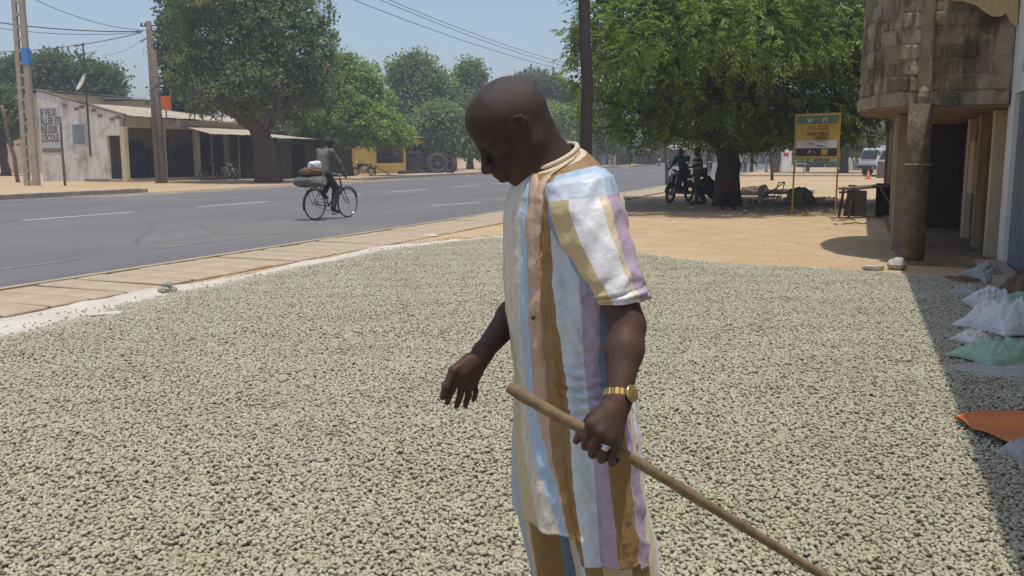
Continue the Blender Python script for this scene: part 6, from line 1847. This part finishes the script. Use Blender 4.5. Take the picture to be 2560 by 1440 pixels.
def bicycle(label, loc, rz, paint='black_metal', lean=0.0, steer=0.0, group=None):
    t = thing('bicycle', label, 'bicycle', loc, rz, group, rot=(lean, 0, rz))
    r = .345; ra, fa = Vector((-.54, 0, r)), Vector((.55, 0, r)); bb = Vector((-.10, 0, .285)); sc = Vector((-.27, 0, .84)); ht, hbm = Vector((.31, 0, .90)), Vector((.345, 0, .74))
    for c in (ra, fa):
        b = MB(); b.tube([c + Vector((0, -.05, 0)), c + Vector((0, .05, 0))], .022, 8)
        for i in range(20):
            a = 2 * PI * i / 20; b.tube([c + Vector((0, .02 * (-1) ** i, 0)), c + Vector((math.cos(a) * .318, 0, math.sin(a) * .318))], .0022, 4, False)
        w = b.build('wheel', M['chrome'], t)
        MB().torus(c, r - .018, .018, 'y', 36, 8).build('tyre', M['rubber'], w, True)
        MB().torus(c, .318, .010, 'y', 36, 6).build('rim', M['chrome'], w, True)
    b = MB()
    for p, q, k in ((bb, sc, .015), (bb, hbm, .017), (sc, ht, .015), (ht, hbm, .020), (hbm, hbm + Vector((.02, 0, -.05)), .02)): b.tube([p, q], k, 8)
    for s in (-1, 1):
        b.tube([bb, ra + Vector((0, s * .055, 0))], .010, 6); b.tube([sc + Vector((0, 0, -.05)), ra + Vector((0, s * .055, 0))], .009, 6)
    b.build('frame', M[paint], t, True)
    b = MB()
    for s in (-1, 1): b.tube([hbm + Vector((.015, s * .05, -.05)), Vector((.42, s * .05, .55)), fa + Vector((0, s * .05, 0))], .012, 6)
    b.build('fork', M[paint], t, True)
    b = MB(); b.tube([ht, ht + Vector((-.01, 0, .10))], .014, 8)
    b.tube([Vector((.18, -.28, 1.0)), Vector((.30, -.20, 1.02)), Vector((.33, 0, 1.0)), Vector((.30, .20, 1.02)), Vector((.18, .28, 1.0))], .012, 8)
    h = b.build('handlebar', M['chrome'], t, True)
    for s in (-1, 1): MB().tube([(.20, s * .265, 1.003), (.12, s * .30, .99)], .017, 8).build('grip', M['rubber'], h)
    b = MB(); b.ball((-.29, 0, .93), .13, 12, 6, (1.05, .75, .35)); b.tube([sc, (-.28, 0, .92)], .013, 8); b.build('saddle', M['seat'], t, True)
    b = MB(); b.torus(bb, .095, .010, 'y', 24, 5); b.tube([bb + Vector((0, -.07, 0)), bb + Vector((.02, -.10, -.165))], .010, 6); b.tube([bb + Vector((0, .07, 0)), bb + Vector((-.02, .10, .165))], .010, 6)
    cr = b.build('crank', M['chrome'], t)
    for s in (-1, 1): MB().box(bb + Vector((-.02 * s, s * .145, .17 * s)), (.09, .09, .022)).build('pedal', M['rubber'], cr)
    b = MB(); b.tube([ra + Vector((0, -.03, .045)), bb + Vector((0, -.03, .095))], .005, 4); b.tube([ra + Vector((0, -.03, -.045)), bb + Vector((0, -.03, -.095))], .005, 4); b.build('chain', M['black_metal'], t)
    b = MB()
    for s in (-1, 1):
        b.tube([(-.25, s * .07, .74), (-.82, s * .07, .74)], .008, 6); b.tube([(-.75, s * .07, .74), ra + Vector((0, s * .06, 0))], .007, 6)
    for x in (-.35, -.5, -.65, -.8): b.tube([(x, -.07, .74), (x, .07, .74)], .007, 6)
    b.build('carrier', M[paint], t)
    b = MB()
    for c, a0, a1 in ((ra, 30, 200), (fa, 20, 160)):
        b.tube([c + Vector((math.cos(math.radians(a)) * (r + .025), 0, math.sin(math.radians(a)) * (r + .025))) for a in range(a0, a1, 14)], .016, 6)
    b.build('mudguard', M[paint], t, True)
    return t
# cyclist with a loaded carrier on the far lane
bl = (G(790, 550) + G(868, 545)) / 2; bl.z = .008
brz = math.radians(90 - 31)
bicycle('black roadster bicycle ridden along the road with a loaded carrier', bl, brz)
J = stand()
J.update(pel=(-.27, 0, 1.06), chest=(-.19, 0, 1.40), neck=(-.12, 0, 1.57), head=(-.04, 0, 1.70), hdir=(1, -.15, -.18),
         S=[(-.15, .18, 1.52), (-.15, -.18, 1.52)], E=[(.02, .24, 1.27), (.02, -.25, 1.27)], W=[(.12, .27, 1.06), (.13, -.27, 1.06)],
         H=[(-.25, .09, 1.02), (-.25, -.09, 1.02)], K=[(.08, .12, .86), (.03, -.12, .70)], A=[(-.13, .13, .53), (-.10, -.14, .22)], T=[(.02, .14, .48), (.07, -.15, .15)])
figure('cyclist in grey long shirt and dark cap riding the loaded bicycle', bl, brz, J, cloth('dull_grey_shirt', (.17, .155, .135)), cloth('dark_trousers', (.055, .052, .058)), 1.0, .012, cloth('teal_cap', (.05, .075, .085)), longs=True, tail=True)
Rb = Matrix.Rotation(brz, 3, 'Z')
def onbike(p): return bl + Rb @ Vector(p)
M['sack_dark'] = m_sack('dark_grey_tarp', (.16, .15, .14), (.11, .105, .10))
sack('grey tied bundle strapped on the bicycle carrier', onbike((-.66, 0, .75)), (.34, .85, .28), (0, -.1, brz + .25), 'sack_dark', 31, .8, 0, 'bundle', 'tied_bundle')
sack('dark rolled bundle under the strapped load of the bicycle', onbike((-.60, .05, .98)), (.42, .50, .20), (0, .1, brz), 'sack_brown', 32, .8, 0, 'bundle', 'tied_bundle')
sack('white plastic bag on top of the bicycle load', onbike((-.56, -.05, 1.13)), (.26, .30, .20), (0, .1, brz + .5), 'sack_white', 33, .8, 0, 'bag', 'plastic_bag')
# bicycles parked at the shop
bicycle('bicycle with pale mudguard parked behind the awning post of the shop', Vector((P(575, 390, 55).x, 55, .0)), math.radians(-40), 'white_paint', math.radians(8))
bicycle('dark bicycle parked end-on inside the shop awning', Vector((P(522, 390, 54.5).x, 54.5, .0)), math.radians(65), 'black_metal', math.radians(8))

def motorcycle(label, loc, rz, lean=.0, paint='red', group=None, simple=False):
    t = thing('motorcycle', label, 'motorcycle', loc, rz, group, rot=(lean, 0, rz))
    r = .29; ra, fa = Vector((-.62, 0, r)), Vector((.62, 0, r))
    for c in (ra, fa):
        b = MB(); b.tube([c + Vector((0, -.07, 0)), c + Vector((0, .07, 0))], .06, 10)
        for i in range(16):
            a = 2 * PI * i / 16; b.tube([c, c + Vector((math.cos(a) * .23, 0, math.sin(a) * .23))], .004, 4, False)
        w = b.build('wheel', M['grey_metal'], t)
        MB().torus(c, r - .045, .045, 'y', 30, 8).build('tyre', M['rubber'], w, True)
        MB().torus(c, .232, .014, 'y', 30, 6).build('rim', M['chrome'], w, True)
    b = MB(); b.rbox((.0, 0, .40), (.42, .26, .26), .05); b.tube([(.1, 0, .45), (.22, 0, .62)], .08, 10); b.build('engine', M['grey_metal'], t)
    b = MB(); b.tube([(.40, 0, .86), (.30, 0, .60), (.1, 0, .30), (-.3, 0, .30)], .028, 8); b.tube([(.36, 0, .80), (-.25, 0, .66), (-.70, 0, .68)], .024, 8); b.tube([(-.25, 0, .30), (-.62, 0, .29)], .022, 8); b.build('frame', M['black_metal'], t)
    b = MB(); b.ball((.12, 0, .80), .20, 14, 8, (1.35, .72, .62)); b.build('tank', M[paint], t, True)
    b = MB(); b.ball((-.38, 0, .80), .34, 14, 8, (1.15, .38, .20)); b.build('seat', M['seat'], t, True)
    b = MB()
    for s in (-1, 1): b.tube([(.42, s * .085, .92), fa + Vector((0, s * .085, 0))], .024, 8)
    b.build('fork', M['chrome'], t)
    b = MB(); b.tube([(.26, -.36, 1.03), (.38, -.16, 1.02), (.42, 0, .97), (.38, .16, 1.02), (.26, .36, 1.03)], .014, 8); h = b.build('handlebar', M['black_metal'], t)
    for s in (-1, 1):
        b = MB(); b.tube([(.34, s * .26, 1.03), (.32, s * .32, 1.22)], .007, 6); b.ball((.32, s * .33, 1.26), .075, 10, 6, (.25, 1, .8)); b.build('mirror', M['chrome'], h, True)
        MB().tube([(.30, s * .30, 1.03), (.22, s * .41, 1.03)], .02, 8).build('grip', M['rubber'], h)
    MB().ball((.54, 0, .93), .115, 12, 8, (.7, 1, 1)).build('headlight', M['chrome'], t, True)
    b = MB(); b.tube([fa + Vector((math.cos(math.radians(a)) * (r + .03), 0, math.sin(math.radians(a)) * (r + .03))) for a in range(10, 160, 15)], .05, 8); b.build('front_mudguard', M[paint], t, True)
    b = MB(); b.tube([ra + Vector((math.cos(math.radians(a)) * (r + .04), 0, math.sin(math.radians(a)) * (r + .04))) for a in range(20, 190, 15)], .05, 8); b.build('rear_mudguard', M['black_metal'], t, True)
    MB().tube([(.1, -.14, .36), (-.2, -.17, .26), (-.75, -.18, .34)], [.025, .03, .045], 10).build('exhaust', M['chrome'], t, True)
    MB().ball((-.86, 0, .70), .05, 8, 5, (.6, 1.4, .8)).build('tail_light', M['red'], t, True)
    MB().tube([(.0, .12, .28), (-.06, .30, .0)], .012, 6).build('side_stand', M['black_metal'], t)
    b = MB(); b.rbox((.40, 0, .62), (.10, .46, .42), .04, (0, -.35, 0)); b.build('leg_shield', M['black_metal'], t)
    return t
mrz = math.radians(-128)
ml = G(1698, 506)
motorcycle('dark motorcycle with round mirror parked in the shade of the big tree', ml, mrz, math.radians(-5), 'black_metal')
Rm_ = Matrix.Rotation(mrz, 3, 'Z')
J = stand()
J.update(pel=(-.30, 0, .93), chest=(-.18, 0, 1.24), neck=(-.10, 0, 1.41), head=(-.02, 0, 1.53), hdir=(1, .3, -.45),
         S=[(-.13, .18, 1.37), (-.13, -.18, 1.37)], E=[(.05, .26, 1.14), (.05, -.26, 1.14)], W=[(.22, .24, 1.06), (.22, -.24, 1.06)],
         H=[(-.28, .10, .90), (-.28, -.10, .90)], K=[(.10, .22, .76), (.10, -.22, .76)], A=[(-.02, .24, .34), (-.02, -.24, .34)], T=[(.14, .25, .30), (.14, -.25, .30)])
figure('youth in teal shirt sitting on the parked motorcycle with head bowed', ml, mrz, J, cloth('teal_shirt', (.06, .12, .13)), cloth('dark_trousers', (.055, .052, .058)), 1.0, .014)
# child in a striped shirt
def m_stripes():
    m = NT('striped_shirt'); co = m.coord(); sp_ = m.n('SeparateXYZ'); m.l(co, sp_.inputs[0])
    mt = m.n('Math', operation='MULTIPLY'); mt.inputs[1].default_value = 6.6; fr = m.n('Math', operation='FRACT'); m.l(sp_.outputs[2], mt.inputs[0]); m.l(mt.outputs[0], fr.inputs[0])
    return m.fin(m.ramp(fr.outputs[0], [(0, (.42, .36, .36)), (.62, (.42, .36, .36)), (.64, (.10, .05, .05)), (1, (.10, .05, .05))]), .9)
J = stand(); J['E'] = [(.10, .22, 1.15), (.02, -.24, 1.13)]; J['W'] = [(.28, .14, 1.12), (.14, -.22, .90)]; J['hdir'] = (1, .2, -.3)
figure('boy in red and white striped shirt standing by the motorcycle', G(1742, 511), math.radians(170), J, m_stripes(), cloth('brown_trousers', (.11, .085, .06)), .98, .014)
# man squatting against the trunk
J = stand()
J.update(pel=(-.12, 0, .30), chest=(.02, 0, .62), neck=(.10, 0, .80), head=(.17, 0, .93), hdir=(1, 0, -.25),
         S=[(.06, .18, .76), (.06, -.18, .76)], E=[(.28, .24, .60), (.28, -.24, .60)], W=[(.45, .12, .56), (.45, -.12, .54)],
         H=[(-.10, .10, .28), (-.10, -.10, .28)], K=[(.30, .18, .52), (.30, -.18, .52)], A=[(.14, .16, .08), (.14, -.16, .08)], T=[(.30, .18, .03), (.30, -.18, .03)])
figure('man in black squatting in profile beside the shade tree trunk', G(1772, 511), math.radians(176), J, cloth('black_shirt', (.022, .022, .024)), cloth('black_trousers', (.03, .028, .03)), 1.02, .014)
J2 = dict(J)
figure('figure in dark red top sitting against the front of the shade tree trunk', G(1812, 524), math.radians(-80), J2, cloth('dark_red_shirt', (.16, .03, .03)), cloth('black_trousers', (.03, .028, .03)), .95, .014)
# people far along the road
J = stand(); J['K'] = [(.06, .10, .50), (-.06, -.10, .50)]; J['A'] = [(.10, .10, .08), (-.14, -.10, .10)]; J['T'] = [(.26, .11, .03), (.0, -.11, .03)]
figure('person in grey shirt standing at the roadside by a slim trunk', farpos(1864, 80), math.radians(120), stand(), cloth('grey_shirt', (.26, .235, .205)), cloth('slate_trousers', (.12, .12, .14)), 1.0, .02)
figure('person in pale blue clothes walking at the roadside', farpos(1917, 80), math.radians(10), J, cloth('pale_blue', (.30, .32, .38)), cloth('pale_blue', (.30, .32, .38)), 1.0, .02)
figure('person in white shirt beyond the person in grey', farpos(1852, 84), math.radians(100), stand(), cloth('white_shirt', (.5, .5, .5)), cloth('dark_trousers', (.055, .052, .058)), .95, .02)
cb_ = farpos(1774, 66); crz = math.radians(-110)
bicycle('small distant bicycle coming along the road behind the shade tree', cb_, crz)
J = stand()
J.update(pel=(-.27, 0, 1.06), chest=(-.19, 0, 1.40), neck=(-.12, 0, 1.57), head=(-.04, 0, 1.70), hdir=(1, 0, -.1),
         S=[(-.15, .18, 1.52), (-.15, -.18, 1.52)], E=[(.02, .24, 1.27), (.02, -.25, 1.27)], W=[(.12, .27, 1.06), (.13, -.27, 1.06)],
         H=[(-.25, .09, 1.02), (-.25, -.09, 1.02)], K=[(.08, .12, .86), (.03, -.12, .70)], A=[(-.13, .13, .53), (-.10, -.14, .22)], T=[(.02, .14, .48), (.07, -.15, .15)])
figure('distant cyclist in red head cover riding behind the shade tree', cb_, crz, J, cloth('maroon_shirt', (.16, .08, .10)), cloth('dark_trousers', (.055, .052, .058)), 1.0, .02, cloth('red_cap', (.40, .05, .05)))
motorcycle('dark motorcycle parked against the yellow tyre shop wall', Vector((P(908, 390, 67).x, 67, 0)), math.radians(160), 0, 'black_metal')
motorcycle('small motorcycle far off in front of the dark kiosk', Vector((P(1648, 390, 128).x, 128, 0)), math.radians(75), 0, 'white_paint')
J = stand()
J.update(pel=(0, 0, .45), chest=(.05, 0, .78), neck=(.06, 0, .96), head=(.09, 0, 1.09), S=[(.05, .18, .92), (.05, -.18, .92)], E=[(.12, .24, .66), (.12, -.24, .66)], W=[(.35, .16, .56), (.35, -.16, .56)],
         H=[(0, .09, .43), (0, -.09, .43)], K=[(.42, .12, .46), (.42, -.12, .46)], A=[(.44, .12, .08), (.44, -.12, .08)], T=[(.58, .13, .03), (.58, -.13, .03)])
figure('vendor in dark clothes sitting in front of the hut with the tin awning', farpos(1546, 137), math.radians(-90), J, cloth('black_shirt', (.022, .022, .024)), cloth('dark_trousers', (.055, .052, .058)), 1.0, .025)
o = MB().rbox((0, 0, .21), (.45, .4, .42), .03).build('stool', M['wood_dark'], None, loc=farpos(1546, 137)); tag(o, 'low wooden stool under the seated vendor', 'stool')

# ------------------------------------------------------------------ overhead wires
def wire(label, a, b, sag, r=.014):
    a, b = Vector(a), Vector(b); pts = []
    for i in range(25):
        t = i / 24; p = a.lerp(b, t); p.z -= sag * 4 * t * (1 - t); pts.append(p - a)
    o = MB(); o.tube(pts, r, 5); o = o.build('power_line', M['black_metal'], None, True, loc=a)
    tag(o, label, 'wire', 'overhead wires')
top = P(372, 76, 48.2)
wire('thin wire from the wooden pole climbing past the concrete pole', top, P(60, 0, 40) + Vector((0, 0, .25)), .35)
wire('thick cable from the wooden pole to the blue banded concrete pole', top + Vector((-.3, 0, -.05)), P(-60, 48, 44), .18, .026)
wire('thin wire just under the thick cable', top + Vector((-.4, 0, -.10)), P(-60, 62, 44), .25, .014)
wire('wire falling from the wooden pole to the far corner of the block wall', top + Vector((-.4, 0, -.12)), P(-40, 130, 52), .25, .020)
wire('wire from the antenna mast crossing behind the concrete pole', P(243, 127, 52.5), P(-40, 154, 58), .25, .016)
wire('service wire from the wooden pole down to the antenna mast', top + Vector((0, 0, -.2)), P(258, 138, 52.3), .25, .010)
wire('upper of three long wires crossing the open sky', P(935, -16, 34), P(1470, 172, 60), .25, .012)
wire('middle of three long wires crossing the open sky', P(915, -16, 34), P(1470, 178, 60), .30, .012)
wire('lowest of three long wires crossing the open sky', P(850, -14, 34), P(1470, 186, 60), .32, .013)
wire('short wire between the distant pole and the shade tree', P(1301, 190, 96), P(1480, 222, 90), .4, .022)
# ------------------------------------------------------------------ haze in the air
hzb = MB(); hzb.box((100, 420, 14.3), (1600, 1000, 31.4))
def m_haze():
    m = bpy.data.materials.new('dusty_air'); m.use_nodes = True; t = m.node_tree
    t.nodes.remove(t.nodes['Principled BSDF'])
    v = t.nodes.new('ShaderNodeVolumePrincipled'); v.inputs['Color'].default_value = (.80, .84, .90, 1); v.inputs['Density'].default_value = .0020; v.inputs['Anisotropy'].default_value = .2
    t.links.new(v.outputs[0], t.nodes['Material Output'].inputs['Volume'])
    return m
HAZE = True
if HAZE:
    ho = hzb.build('haze', m_haze(), None); tag(ho, 'thin dusty haze hanging in the air', 'haze', kind='stuff')
bpy.context.view_layer.update()
